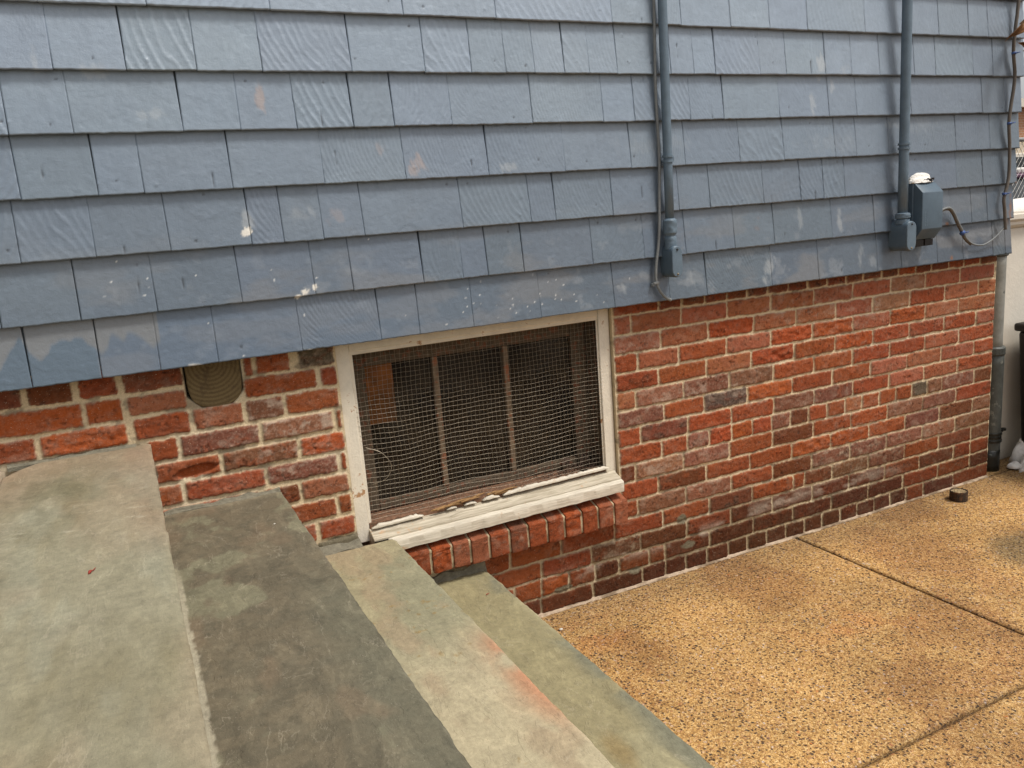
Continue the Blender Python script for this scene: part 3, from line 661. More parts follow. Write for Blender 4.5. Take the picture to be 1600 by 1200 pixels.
# ---- cellar window ----------------------------------------------------
bm = bmesh.new()
YF = .020
CXL0, CXL1, CXR0, CXR1 = -3.032, -2.989, -2.114, -2.070
box(bm, CXL0, CXL1, YF, .038, .418, 1.085); box(bm, CXR0, CXR1, YF, .038, .440, 1.085); box(bm, CXL1, CXR0, YF + .001, .038, 1.022, 1.085)
win = bm_obj('window', bm, M['white'], house, bevel=.003)
win['label'] = 'cellar window with cream peeling casing covered by wire mesh'
bm = bmesh.new()          # inner bead
box(bm, CXL1 - .001, CXL1 + .010, YF + .006, .030, .468, 1.013); box(bm, CXR0 - .006, CXR0 + .001, YF + .006, .030, .478, 1.013); box(bm, CXL1 - .001, CXR0 + .001, YF + .005, .030, 1.010, 1.0225)
bm_obj('bead', bm, M['white'], win, bevel=.003)
bm = bmesh.new()          # sloped timber sill
def sill_piece(name, prof, mat, zoff):
    bm = bmesh.new(); n = 60; rings = []
    for i in range(n + 1):
        x = -2.992 + (-2.084 + 2.992) * i / n; w = .0014 * math.sin(i * 1.7) * math.sin(i * .31); dn = x < -2.94
        rings.append([bm.verts.new((x, max(y + w, -.030 if dn else -1), z + .0006 * math.sin(i * .9 + k) - zoff * (1 - i / n))) for k, (y, z) in enumerate(prof)])
    for i in range(n):
        for k in range(len(prof)): bm.faces.new((rings[i][k], rings[i+1][k], rings[i+1][(k+1) % len(prof)], rings[i][(k+1) % len(prof)]))
    bm.faces.new(rings[0]); bm.faces.new(rings[-1][::-1]); return bm_obj(name, bm, mat, win, bevel=.002)
sill_piece('sill_nose', [(-.046, .401), (-.048, .434), (-.045, .439), (-.031, .4425), (-.031, .401)], M['sill'], .010)
sill_piece('sill', [(-.0305, .401), (-.0305, .4475), (-.004, .457), (.006, .4635), (.04, .468), (.075, .471), (.075, .40)], M['sillboard'], .008)
bm = bmesh.new()          # ragged cream lip along the foot of the mesh, broken off in the middle
rl = random.Random(8)
def lip(xa, xb):
    n = int((xb - xa) / .008); rg = []
    for i in range(n + 1):
        x = xa + (xb - xa) * i / n; e = min(1, i / 3, (n - i) / 3) * .8 + .2; h = (.011 + rl.uniform(-.002, .003)) * e; zc = .462 + .0165 * (x + 2.98) / .86
        rg.append([bm.verts.new((x, y, z)) for y, z in ((.000 + rl.uniform(-.001, .001), zc), (-.001, zc + h * .6), (.005, zc + h), (.015, zc + h * .8), (.018, zc - .004))])
    for i in range(n):
        for k in range(4): bm.faces.new((rg[i][k], rg[i+1][k], rg[i+1][k+1], rg[i][k+1]))
    bm.faces.new(rg[0]); bm.faces.new(rg[-1][::-1])
lip(-2.985, -2.815); bm_obj('paint_lip', bm, M['sill'], win, smooth=True)
bm = bmesh.new()
for a, b in ((-2.735, -2.700), (-2.672, -2.630), (-2.605, -2.545), (-2.53, -2.11)):
    bm = bmesh.new(); lip(a, b); bm_obj('paint_lip', bm, M['sill'], win, smooth=True)
bm = bmesh.new()          # bare stool behind it
box(bm, -2.988, -2.115, .019, .112, .452, .476)
bm_obj('stool', bm, M['redwood'], win, bevel=.002)
bm = bmesh.new()          # splinters on the broken lip
for i in range(15):
    x = rl.uniform(-2.82, -2.54); L = rl.uniform(.03, .10); z = .471 + .0165 * (x + 2.98) / .86 + rl.uniform(0, .006)
    a = Vector((x, rl.uniform(.0, .014), z)); d_ = Vector((L, rl.uniform(-.008, .01), rl.uniform(-.004, .009)))
    tube(bm, [a, a + d_ * .5 + Vector((0, 0, .002)), a + d_], [rl.uniform(.002, .004), rl.uniform(.0025, .0045), .0006], 5)
bm_obj('splinters', bm, M['splinter'], win)
# sash set back, three lights
sash_y0, sash_y1 = .105, .135
bm = bmesh.new()
box(bm, -2.989, -2.925, sash_y0, sash_y1, .478, 1.02); box(bm, -2.178, -2.118, sash_y0, sash_y1, .478, 1.02)
box(bm, -2.925, -2.178, sash_y0 + .001, sash_y1, .478, .510); box(bm, -2.925, -2.178, sash_y0 + .001, sash_y1, .955, 1.02)
sash = bm_obj('sash', bm, M['oldwood'], win, bevel=.003)
bm = bmesh.new(); box(bm, -2.1135, -2.075, .0385, .16, .40, 1.08); box(bm, -3.03, -2.9895, .0385, .16, .40, 1.08); box(bm, -2.9895, -2.1135, .0385, .104, 1.0225, 1.08)
bm_obj('jamb', bm, M['oldwood'], win)
for xm in (-2.690, -2.434):
    bm = bmesh.new(); box(bm, xm - .010, xm + .010, sash_y0 + .002, sash_y1 - .004, .5105, .9545); bm_obj('muntin', bm, M['muntin'], win, bevel=.003)
for a, b in ((-2.925, -2.70), (-2.68, -2.444), (-2.424, -2.178)):
    bm = bmesh.new(); box(bm, a, b, .122, .125, .5105, .9545); bm_obj('pane', bm, M['glass'], win)
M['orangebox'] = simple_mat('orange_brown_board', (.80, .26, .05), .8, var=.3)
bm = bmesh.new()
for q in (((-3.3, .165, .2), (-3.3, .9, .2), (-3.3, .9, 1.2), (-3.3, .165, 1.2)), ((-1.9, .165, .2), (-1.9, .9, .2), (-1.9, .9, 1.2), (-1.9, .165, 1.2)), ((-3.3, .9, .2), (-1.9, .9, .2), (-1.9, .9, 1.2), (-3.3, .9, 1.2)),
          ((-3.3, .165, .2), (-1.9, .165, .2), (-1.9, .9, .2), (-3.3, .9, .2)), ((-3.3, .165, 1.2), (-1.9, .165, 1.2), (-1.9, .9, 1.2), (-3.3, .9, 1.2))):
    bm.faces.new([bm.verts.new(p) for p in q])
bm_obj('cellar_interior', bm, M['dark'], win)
bm = bmesh.new(); box(bm, -2.985, -2.83, .129, .134, .76, .955); bm_obj('board', bm, M['orangebox'], win)  # added panel, its orange standing in for a reflection in the left pane
# hardware cloth: two sets of wires, bowed out at the lower left, some bottom ends loose
bm = bmesh.new(); rw = random.Random(3)
def bow(x, z):
    b = .020 * math.exp(-((x + 2.86) / .14) ** 2 - ((z - .76) / .13) ** 2) + .012 * math.exp(-((x + 2.55) / .16) ** 2 - ((z - .56) / .10) ** 2)
    return .034 - b + .003 * math.sin(x * 23 + z * 11)
def wob(x, z): return (x + .0045 * math.sin(z * 15 + x * 7) * math.exp(-((x + 2.8) / .3) ** 2), z + .008 * math.exp(-((x + 2.93) / .10) ** 2 - ((z - .80) / .10) ** 2) + .004 * math.sin(x * 14 + 1) * math.exp(-((z - .6) / .2) ** 2))
MP = .0150
def wire(pts, r=.00036):
    rg = []
    for p in pts: rg.append([bm.verts.new((p[0] + a * r, p[1] + (abs(a) - .5) * 0 + b * r, p[2] + c * r)) for a, b, c in pts_off])
    for i in range(len(rg) - 1):
        for k in range(4): bm.faces.new((rg[i][k], rg[i][(k+1) % 4], rg[i+1][(k+1) % 4], rg[i+1][k]))
nxw = int((CXR0 - CXL1) / MP); nzw = int((1.012 - .485) / MP)
pts_off = ((1, 0, 0), (0, 1, 0), (-1, 0, 0), (0, -1, 0))
for i in range(nxw + 1):
    x = CXL1 + .006 + i * MP; loose = -2.80 < x < -2.30
    zs = [1.012 - j * MP / 1.5 for j in range(int((1.012 - (.497 if loose else .480)) / (MP / 1.5)) + 1)]
    pts = [(wob(x, z)[0] + .0006 * math.sin(z * 97 + i), bow(x, z) + .0006 * math.sin(z * 224), wob(x, z)[1]) for z in zs]
    if loose:
        e = pts[-1]; pts += [(e[0] + rw.uniform(-.004, .006), e[1] - rw.uniform(0, .006), e[2] - .010), (e[0] + rw.uniform(-.006, .010), e[1] - rw.uniform(0, .012), e[2] - rw.uniform(.014, .024))]
    wire(pts)
pts_off = ((0, 1, 0), (0, 0, 1), (0, -1, 0), (0, 0, -1))
for j in range(nzw + 1):
    z = 1.008 - j * MP
    wire([(wob(x, z)[0], bow(x, z) - .0008 + .0005 * math.sin(x * 224), wob(x, z)[1] + .0008 * math.sin(x * 61 + j)) for x in [CXL1 + (CXR0 - CXL1) * t / 90 for t in range(91)]])
for i in range(nxw + 1):                                   # welded, sparkling crossings
    for j in range(nzw + 1):
        x = CXL1 + .006 + i * MP; z = 1.008 - j * MP; r_ = .00085; c0 = Vector((wob(x, z)[0], bow(x, z) - .0012, wob(x, z)[1]))
        vs = [bm.verts.new(c0 + Vector(o)) for o in ((r_,0,0),(0,0,r_),(-r_,0,0),(0,0,-r_),(0,-r_,0))]
        for k in range(4): bm.faces.new((vs[k], vs[(k+1) % 4], vs[4]))
bm_obj('wire_mesh', bm, M['wire'], win)
bm = bmesh.new(); tube(bm, smooth_path([(-2.972, .02, .72), (-2.93, .0, .70), (-2.905, -.005, .655), (-2.925, .0, .615), (-2.965, .018, .60)], 6), .0009, 5)
bm_obj('loose_wire', bm, M['wire'], win)

# dead leaves caught in the right corner behind the mesh
def leaf_mesh(name, mat, L, Wd, curl, seed, lobes=0):
    rnd = random.Random(seed); bm = bmesh.new(); n, m_ = 14, 6; g = []
    for i in range(n + 1):
        t = i / n; w = Wd * math.sin(math.pi * min(1, t * .95 + .03)) ** .7
        if lobes: w *= .55 + .45 * abs(math.cos(t * math.pi * lobes))
        row = []
        for j in range(-m_, m_ + 1):
            s = j / m_; row.append(bm.verts.new((t * L, s * w, curl * (s * s * w * 3 + .25 * L * math.sin(t * 3)) + .08 * L * math.sin(s * 4 + t * 6 + seed))))
        g.append(row)
    for i in range(n):
        for j in range(2 * m_): bm.faces.new((g[i][j], g[i+1][j], g[i+1][j+1], g[i][j+1]))
    tube(bm, [(-.25 * L, 0, 0), (0, 0, curl * .02 * L), (L * .5, 0, curl * .2 * L + .002)], [.0006, .0008, .0004], 5)
    bmesh.ops.recalc_face_normals(bm, faces=bm.faces)
    me = bpy.data.meshes.new(name); bm.to_mesh(me); bm.free(); me.materials.append(mat)
    for p in me.polygons: p.use_smooth = True
    so = bpy.data.objects.new(name, me); md = so.modifiers.new('solid', 'SOLIDIFY'); md.thickness = .0006
    return so
lspots = [((-2.155, .072, .500), (1.2, .3, 2.4), .032, .016), ((-2.19, .075, .489), (.3, .2, .4), .030, .013), ((-2.135, .070, .488), (-.4, .6, 1.3), .026, .012), ((-2.23, .082, .486), (.2, -.4, 3.4), .034, .012), ((-2.17, .062, .486), (.9, .1, 5.0), .028, .014)]
llab = ['brown dead leaf, topmost of the heap in the right corner behind the window mesh', 'brown dead leaf lying flat on the window ledge left of the corner heap', 'small brown dead leaf pressed against the right jamb inside the mesh',
        'brown dead leaf farthest left in the litter behind the window mesh', 'curled brown dead leaf at the front of the corner heap behind the mesh']
for k, (lc, ro, L, wd) in enumerate(lspots):
    o = link(leaf_mesh('dead_leaf', M['leafbrown'], L, wd, .8, 20 + k)); o.location = lc; o.rotation_euler = ro
    tag(o, llab[k], 'leaf', 'dead leaves caught behind the window mesh')
bm = bmesh.new(); rg = random.Random(12)
for i in range(700):
    x = -2.117 - abs(rg.gauss(0, .11)); y = rg.uniform(.045, .10); z = .477 + max(0, .030 - abs(x + 2.117) * .22) * rg.random(); r_ = rg.uniform(.0015, .0045)
    if x < -2.96: continue
    vs = [bm.verts.new((x + rg.uniform(-r_, r_) * 1.6, y + rg.uniform(-r_, r_), z + rg.uniform(0, r_))) for _ in range(4)]
    for f in ((0,1,2),(0,2,3),(0,3,1),(1,3,2)): bm.faces.new([vs[q] for q in f])
tag(bm_obj('litter', bm, M['leafbrown']), 'dark crumbly litter gathered on the window ledge behind the mesh', 'litter', kind='stuff')

# ================================================================== STONE STEPS
steps = empty('stone_steps', (-3.3, -.9, 0), 'flight of bluestone steps climbing leftwards along the brick foundation', 'steps')
def slab(name, xa, xb, ya, yb, zt, th, d, seed, colf, relief, label=None, chamf=None):
    nx = int((xb - xa) / d) + 1; ny = int((yb - ya) / d) + 1
    X, Y = np.meshgrid(np.linspace(xa, xb, nx), np.linspace(ya, yb, ny))
    Hh = relief(X, Y)
    # snapped front edge
    ex = .0055 * (fbm(Y * 22, Y * 0, 4, seed) - .5) + .002 * (fbm(Y * 90, Y * 0, 3, seed + 1) - .5)
    t = (X - xa) / (xb - xa); X2 = X + ex * t ** 6
    if chamf is not None: X2, Y = chamf(X2, Y)
    eg = ss(.008, 0, xb - X); Hh = Hh - .0035 * eg * (.4 + fbm(Y * 40, X * 40, 3, seed + 3)) 
    P = np.stack([X2, Y, zt + Hh], -1); Cc = colf(X, Y, Hh)
    Cc = lerp(Cc, Cc * 1.22 + .02, ss(.006, .0, xb - X) * ss(.35, .6, fbm(Y * 40, X * 0, 3, seed + 7)) * .7)
    def pad(P, Cc):
        l = P[:, :1].copy(); l[..., 2] = zt - th; r = P[:, -1:].copy(); r[..., 2] = zt - th; r[..., 0] += .004 * (fbm(r[..., 1] * 50, r[..., 1] * 0, 3, seed) - .7)
        P = np.concatenate([l, P, r], 1); Cc = np.concatenate([Cc[:, :1] * .8, Cc, Cc[:, -1:] * .8], 1)
        b = P[:1].copy(); b[..., 2] = zt - th; e = P[-1:].copy(); e[..., 2] = zt - th
        return np.concatenate([b, P, e]), np.concatenate([Cc[:1] * .8, Cc, Cc[-1:] * .8])
    P, Cc = pad(P, Cc); n, m_ = P.shape[:2]
    i, j = np.meshgrid(np.arange(m_ - 1), np.arange(n - 1)); i = i.ravel(); j = j.ravel()
    o = mesh_np(name, P.reshape(-1, 3), np.stack([j * m_ + i, j * m_ + i + 1, (j + 1) * m_ + i + 1, (j + 1) * m_ + i], 1), M['slate_smooth' if name == 'landing' else 'slate_dark' if seed == 71 else 'slate'], steps, Cc.reshape(-1, 3))
    if label: o['label'] = label
    return o
def cleft(seed, amp, fx=5., fy=3., levels=7):
    def f(X, Y):
        b = fbm(X * fx * 1.4, Y * fy, 5, seed) + .10 * (fbm(X * 25, Y * 25, 3, seed + 1) - .5)
        t = b * levels; fl = np.floor(t); fr = t - fl
        return amp * ((fl + ss(.80, 1.0, fr)) / levels - .5) + .0009 * (fbm(X * 60, Y * 60, 4, seed + 2) - .5) + .0012 * (fbm(X * 18, Y * 9, 3, seed + 3) - .5)
    return f
def edge_lines(X, Y, seed, fx, fy, levels):
    b = fbm(X * fx * 1.4, Y * fy, 5, seed) + .10 * (fbm(X * 25, Y * 25, 3, seed + 1) - .5); t = b * levels; fr = t - np.floor(t)
    return ss(.78, .88, fr) * ss(1.0, .92, fr)
TONE = {'landing': (.80, .775, .755), 't2': (.68, .70, .69), 't3': (.80, .83, .80), 't4': (.80, .82, .77)}
def near_wall(Y, C, seed, w=.05):       # dusty mortar smear where the slab meets the wall
    return lerp(C, np.array([.36, .30, .20]), np.clip(ss(-w, -.005, Y + .03 * (fbm(Y * 30, Y * 0 + 1, 3, seed) - .5)), 0, 1) * .5)
def dust(X, Y, C, seed, col=(.46, .42, .32), th=.72):
    return C
    return lerp(C, np.array(col), ss(th, th + .06, vn(X * 260, Y * 200, seed)) * ss(.5, .62, fbm(X * 14, Y * 14, 3, seed + 5)) * .55)
def col_landing(X, Y, Hh):
    n = fbm(X * 7, Y * 2.2, 5, 31); n2 = fbm(X * 15, Y * 3.6, 6, 32); n3 = fbm(X * 30, Y * 30, 4, 33)
    C = lerp(np.array([.285, .240, .145]), np.array([.365, .320, .215]), ss(.38, .62, n))
    C = lerp(C, np.array([.40, .375, .275]), ss(.52, .68, n2) * .45)
    tan = ss(-3.78, -3.62, X) * ss(-.75, -.30, Y) * ss(.40, .58, fbm(X * 7, Y * 4, 4, 35))
    C = lerp(C, np.array([.36, .275, .185]), np.clip(ss(-.42, -.04, Y) * .55 + tan * .5, 0, .8))
    C = lerp(C, np.array([.37, .27, .185]), ss(-3.66, -3.585, X) * ss(-1.0, -.45, Y + .4 * (fbm(X * 5, Y * 5, 3, 36) - .5)) * .55)
    C = lerp(C, np.array([.40, .29, .20]), ss(-3.80, -3.93, X) * .5)
    dk = np.exp(-((X + 3.80) / .09) ** 2 - ((Y + .33) / .16) ** 2); C = lerp(C, np.array([.19, .165, .095]), np.clip(dk * 1.2 * ss(.3, .6, fbm(X * 16, Y * 7, 5, 340)), 0, .6))
    st = ss(.70, .76, fbm(X * 14 + Y * 4, Y * 110 + X * 50, 3, 37)) * ss(.45, .6, n3) * np.exp(-((Y + .62) / .22) ** 2); C = lerp(C, np.array([.55, .50, .38]), st * .55)
    C = C * (1 + .22 * (n3 - .5))[..., None]
    gp = ss(.46, .60, fbm(X * 6, Y * 3, 5, 301)); C = lerp(C, C * np.array([.92, .98, .99]), gp); return near_wall(Y, C, 39) * np.array(TONE['landing'])
def col_t2(X, Y, Hh):
    n = fbm(X * 6, Y * 3.4, 5, 41); n2 = fbm(X * 16, Y * 9, 5, 42); n3 = fbm(X * 34, Y * 34, 4, 43)
    C = lerp(np.array([.215, .172, .112]), np.array([.180, .148, .098]), ss(.4, .6, n3))
    g = ss(.535, .60, .55 * n + .45 * n2 + .10 * (n3 - .5) + .10 * np.exp(-((X + 3.44) / .06) ** 2 - ((Y + .62) / .22) ** 2)); C = lerp(C, np.array([.285, .258, .165]), g * .75)
    C = lerp(C, np.array([.205, .190, .130]), ss(-3.40, -3.27, X) * ss(-.55, -.85, Y) * .6)
    C = lerp(C, np.array([.27, .19, .12]), ss(.62, .72, fbm(X * 9, Y * 5, 4, 46)) * .45)
    e = edge_lines(X, Y, 47, 7, 4.2, 6); 
    C = C * (1 + .25 * (n2 - .5))[..., None]
    le = ss(-3.551, -3.555, X + .011 * (fbm(Y * 60, Y * 0, 5, 48) - .5)) * ss(-.35, -.6, Y); C = lerp(C, np.array([.60, .52, .38]), le * .8)
    return near_wall(Y, C, 45, .05) * np.array(TONE['t2'])
def col_t3(X, Y, Hh):
    n = fbm(X * 7, Y * 2.6, 5, 51); n2 = fbm(X * 18, Y * 8, 5, 52); n3 = fbm(X * 40, Y * 34, 4, 53)
    C = lerp(np.array([.400, .335, .210]), np.array([.325, .290, .190]), ss(.44, .60, n))
    C = lerp(C, np.array([.560, .455, .305]), ss(-.50, -.95, Y + .2 * (n2 - .5)) * .8)
    C = lerp(C, np.array([.40, .28, .18]), ss(.55, .70, fbm(X * 10, Y * 5, 4, 54)) * .5)
    e = edge_lines(X, Y, 55, 9, 3.0, 7); 
    o_ = np.clip(np.exp(-((X + 2.925) / (.028 + .04 * n2)) ** 2) * np.exp(-((Y + .93) / .19) ** 4) * ss(.30, .62, .45 * n2 + .55 * fbm(X * 30, Y * 14, 5, 577) + .22 * np.exp(-((Y + 1.02) / .08) ** 2)), 0, 1)
    C = lerp(C, np.array([.60, .255, .135]), o_ * .85)
    C = lerp(C, np.array([.33, .22, .09]), ss(.72, .78, fbm(X * 60, Y * 60, 3, 57)) * ss(.5, .6, fbm(X * 9, Y * 9, 3, 58)) * .8)
    C = C * (1 + .22 * (n3 - .5))[..., None]
    return near_wall(Y, C, 59, .04) * np.array(TONE['t3'])
def col_t4(X, Y, Hh):
    n = fbm(X * 7, Y * 2.6, 5, 61); n2 = fbm(X * 18, Y * 9, 5, 62); n3 = fbm(X * 40, Y * 34, 4, 63)
    C = lerp(np.array([.345, .290, .170]), np.array([.400, .345, .215]), ss(.42, .60, n))
    C = lerp(C, np.array([.21, .205, .155]), ss(-2.70, -2.635, X + .05 * (n - .5)) * ss(.42, .56, fbm(X * 11, Y * 6, 4, 66)) * .8)
    br_ = .8 * ss(.45, .95, np.exp(-((X + 2.76) / .05) ** 2 - ((Y + 1.02) / .12) ** 2) + .5 * (n2 - .5)); C = lerp(C, np.array([.27, .175, .065]), br_ * .8)
    e = edge_lines(X, Y, 65, 8, 3.2, 6); 
    C = C * (1 + .22 * (n3 - .5))[..., None]
    return near_wall(Y, C, 69, .04) * np.array(TONE['t4'])
def land_relief(X, Y): return .0022 * (fbm(X * 5, Y * 3, 4, 91) - .5) + .0010 * (fbm(X * 40, Y * 30, 4, 92) - .5)
def land_ch(X, Y):       # worn, cut-off corner at the wall
    lim = -.02 + .0 * X; c = np.clip((-3.80 - X) / .10, 0, 1); return X, np.minimum(Y, .0 - .11 * c ** 2)
slab('landing', -3.90, -3.566, -2.9, -.001, .853, .045, .005, 70, col_landing, land_relief, 'wide pale grey green top slab of the steps', land_ch)
slab('tread', -3.60, -3.244, -2.4, -.014, .648, .045, .0042, 71, col_t2, cleft(47, .005, 7, 4.2, 6), 'dark brownish grey tread below the top slab')
slab('tread', -3.28, -2.930, -2.4, -.036, .430, .045, .0042, 72, col_t3, cleft(55, .005, 9, 3.0, 7), 'pale tread with an orange rust streak along its front edge')
slab('tread', -2.96, -2.622, -2.4, -.002, .233, .045, .0042, 73, col_t4, cleft(65, .005, 8, 3.2, 6), 'olive grey lowest tread beside the paving')
slab('landing', -5.6, -3.908, -2.9, -.001, .850, .045, .012, 74, lambda X, Y, Hh: lerp(np.array([.37, .275, .19]) * np.ones(X.shape + (3,)), np.array([.30, .26, .18]), fbm(X * 6, Y * 6, 4, 3)), land_relief, 'tan slab left of the worn corner of the top slab')
M['riser'] = simple_mat('riser_mortar', (.24, .20, .14), .95, var=.3, sc=40, b=.003)
bm = bmesh.new()
for xa, xb, zt in ((-5.6, -3.578, .808), (-3.578, -3.256, .603), (-3.256, -2.942, .385), (-2.942, -2.634, .188)): box(bm, xa, xb, -2.38, -.008, -.02, zt)
bm_obj('riser_core', bm, M['riser'], steps)
# mortar fillets between slab ends and wall
def fillet(bm, x0, x1, y, z, hgt, dep, seed):
    n = max(4, int((x1 - x0) / .006)); rr = random.Random(seed); rg = []
    for i in range(n + 1):
        x = x0 + (x1 - x0) * i / n; a = hgt * (.5 + vnf(x * 30, seed)); b = dep * (.5 + vnf(x * 24 + 9, seed))
        rg.append([bm.verts.new(p) for p in ((x, y + .015, z + a), (x, y - .002, z + a * .9), (x, y - b * .5, z + a * .35), (x, y - b, z + .0005), (x, y - b, z - .01))])
    for i in range(n):
        for k in range(4): bm.faces.new((rg[i][k], rg[i+1][k], rg[i+1][k+1], rg[i][k+1]))
    bm.faces.new(rg[0]); bm.faces.new(rg[-1][::-1])
def vnf(x, s): return float(vn(np.array([x]), np.array([s * 3.3]), 3)[0])
for fa in ((-3.90, -3.60, .0, .853, .006, .008, 1), (-3.56, -3.245, -.004, .648, .010, .011, 2), (-3.24, -3.03, -.004, .430, .012, .026, 3), (-2.93, -2.62, .0, .233, .022, .010, 4)):
    bm = bmesh.new(); fillet(bm, *fa); bm_obj('mortar_fillet', bm, M['lead'], steps)

# ================================================================== PAVEMENT
def panel(blocks, xa, xb, ya, yb, d, seed):
    nx = int((xb - xa) / d) + 1; ny = int((yb - ya) / d) + 1
    X, Y = np.meshgrid(np.linspace(xa, xb, nx), np.linspace(ya, yb, ny))
    dist = np.minimum(np.minimum(X - xa, xb - X), np.minimum(Y - ya, yb - Y) + 0)
    Z_ = .0025 * (fbm(X * 3, Y * 3, 3, seed) - .5) - .0050 * ss(.010, 0, dist + .004 * (fbm(X * 40, Y * 40, 2, seed) - .5)) + .0012 * (fbm(X * 90, Y * 90, 2, seed + 1) - .5)
    C = np.ones(X.shape + (3,)) * np.array([.95, .90, .93])
    n = fbm(X * 3.5, Y * 3.5, 4, 801); n2 = fbm(X * 11, Y * 11, 4, 802)
    C = C * (1 + .5 * (n - .5) + .25 * (n2 - .5))[..., None]
    C = lerp(C, C * np.array([.66, .56, .54]), ss(.50, .66, fbm(X * 3.1 + 3, Y * 3.1, 5, 803)) * .6)       # brownish patches
    wet = np.exp(-((X + .55) / .30) ** 2 - ((Y + .62) / .20) ** 2) * 1.3 + .45 * (n2 - .5)
    C = lerp(C, C * np.array([.42, .50, .62]), ss(.45, .95, wet) * .8)
    rust = np.exp(-((X + 1.62) / .18) ** 2 - ((Y + .62) / .12) ** 2) + np.exp(-((X + 2.33) / .18) ** 2 - ((Y + .22) / .12) ** 2)
    C = lerp(C, C * np.array([1.0, .70, .58]), np.clip(rust * ss(.35, .6, n2), 0, 1) * .45)
    band = ss(-.30, -.03, Y + .16 * (n2 - .5)); C = lerp(C, C * np.array([.62, .64, .72]), band * .8)            # greyer strip by the wall
    C = C * (1 - .30 * ss(.014, .002, dist))[..., None]
    P = np.stack([X, Y, Z_], -1); 
    def pad(P, C):
        l = P[:, :1].copy(); r = P[:, -1:].copy(); l[..., 2] = -.03; r[..., 2] = -.03; P = np.concatenate([l, P, r], 1); C = np.concatenate([C[:, :1] * .5, C, C[:, -1:] * .5], 1)
        b = P[:1].copy(); e = P[-1:].copy(); b[..., 2] = -.03; e[..., 2] = -.03; return np.concatenate([b, P, e]), np.concatenate([C[:1] * .5, C, C[-1:] * .5])
    P, C = pad(P, C); n_, m_ = P.shape[:2]
    i, j = np.meshgrid(np.arange(m_ - 1), np.arange(n_ - 1)); i = i.ravel(); j = j.ravel()
    blocks.append((P.reshape(-1, 3), np.stack([j * m_ + i, j * m_ + i + 1, (j + 1) * m_ + i + 1, (j + 1) * m_ + i], 1), C.reshape(-1, 3)))
bk_ = []
panel(bk_, -2.70, -1.235, -1.104, -.001, .006, 1); panel(bk_, -1.227, .35, -1.104, -.001, .006, 2)
panel(bk_, -2.70, -1.235, -2.3, -1.112, .012, 3); panel(bk_, -1.227, .35, -2.3, -1.112, .012, 4)
panel(bk_, .0, 1.9, .002, .128, .012, 8); panel(bk_, .358, 1.9, -1.104, -.002, .03, 5); panel(bk_, .358, 1.9, -2.3, -1.112, .03, 6); panel(bk_, -2.7, .35, -3.6, -2.308, .04, 7)
pv = assemble('pavement', bk_, M['aggregate'], None); tag(pv, 'tan exposed aggregate paving beside the brick foundation', None, None, 'structure')
M['soil'] = simple_mat('joint_dirt', (.10, .07, .045), .95, var=.4, sc=120, b=.004)
bm = bmesh.new(); box(bm, -40, 60, -40, 60, -.3, -.013)
tag(bm_obj('ground', bm, M['soil']), 'earth showing in the paving joints', None, None, 'structure')
# cement smear running along the foot of the wall
xs = np.arange(-2.62, .0, .005); rowsP = []
w = .012 + .020 * fbm(xs * 12, xs * 0, 4, 71) ** 2 + .010 * (vn(xs * 60, xs * 0, 3) > .72); hgt = .004 + .010 * fbm(xs * 20, xs * 0, 4, 72)
w = w * .38; hgt = hgt * .7
for t in (0, .3, .6, .85, 1.0):
    rowsP.append(np.stack([xs, .006 - (w + .006) * t, (hgt * (1 - t) ** 1.4 + .0020 - .004 * (t == 1.0)) + .001 * vn(xs * 150 + t * 9, xs * 0, 4)], -1))
Pm = np.stack(rowsP); n_, m_ = Pm.shape[:2]; i, j = np.meshgrid(np.arange(m_ - 1), np.arange(n_ - 1)); i = i.ravel(); j = j.ravel()
cc = lerp(np.array([.50, .38, .27]), np.array([.24, .17, .11]), ss(.35, .65, fbm(Pm[..., 0] * 20, Pm[..., 1] * 90, 4, 73)))
o = mesh_np('cement_smear', Pm.reshape(-1, 3), np.stack([j * m_ + i, (j + 1) * m_ + i, (j + 1) * m_ + i + 1, j * m_ + i + 1], 1), M['cement'], None, cc.reshape(-1, 3))
tag(o, 'pale cement smear along the foot of the brick foundation', None, None, 'structure')

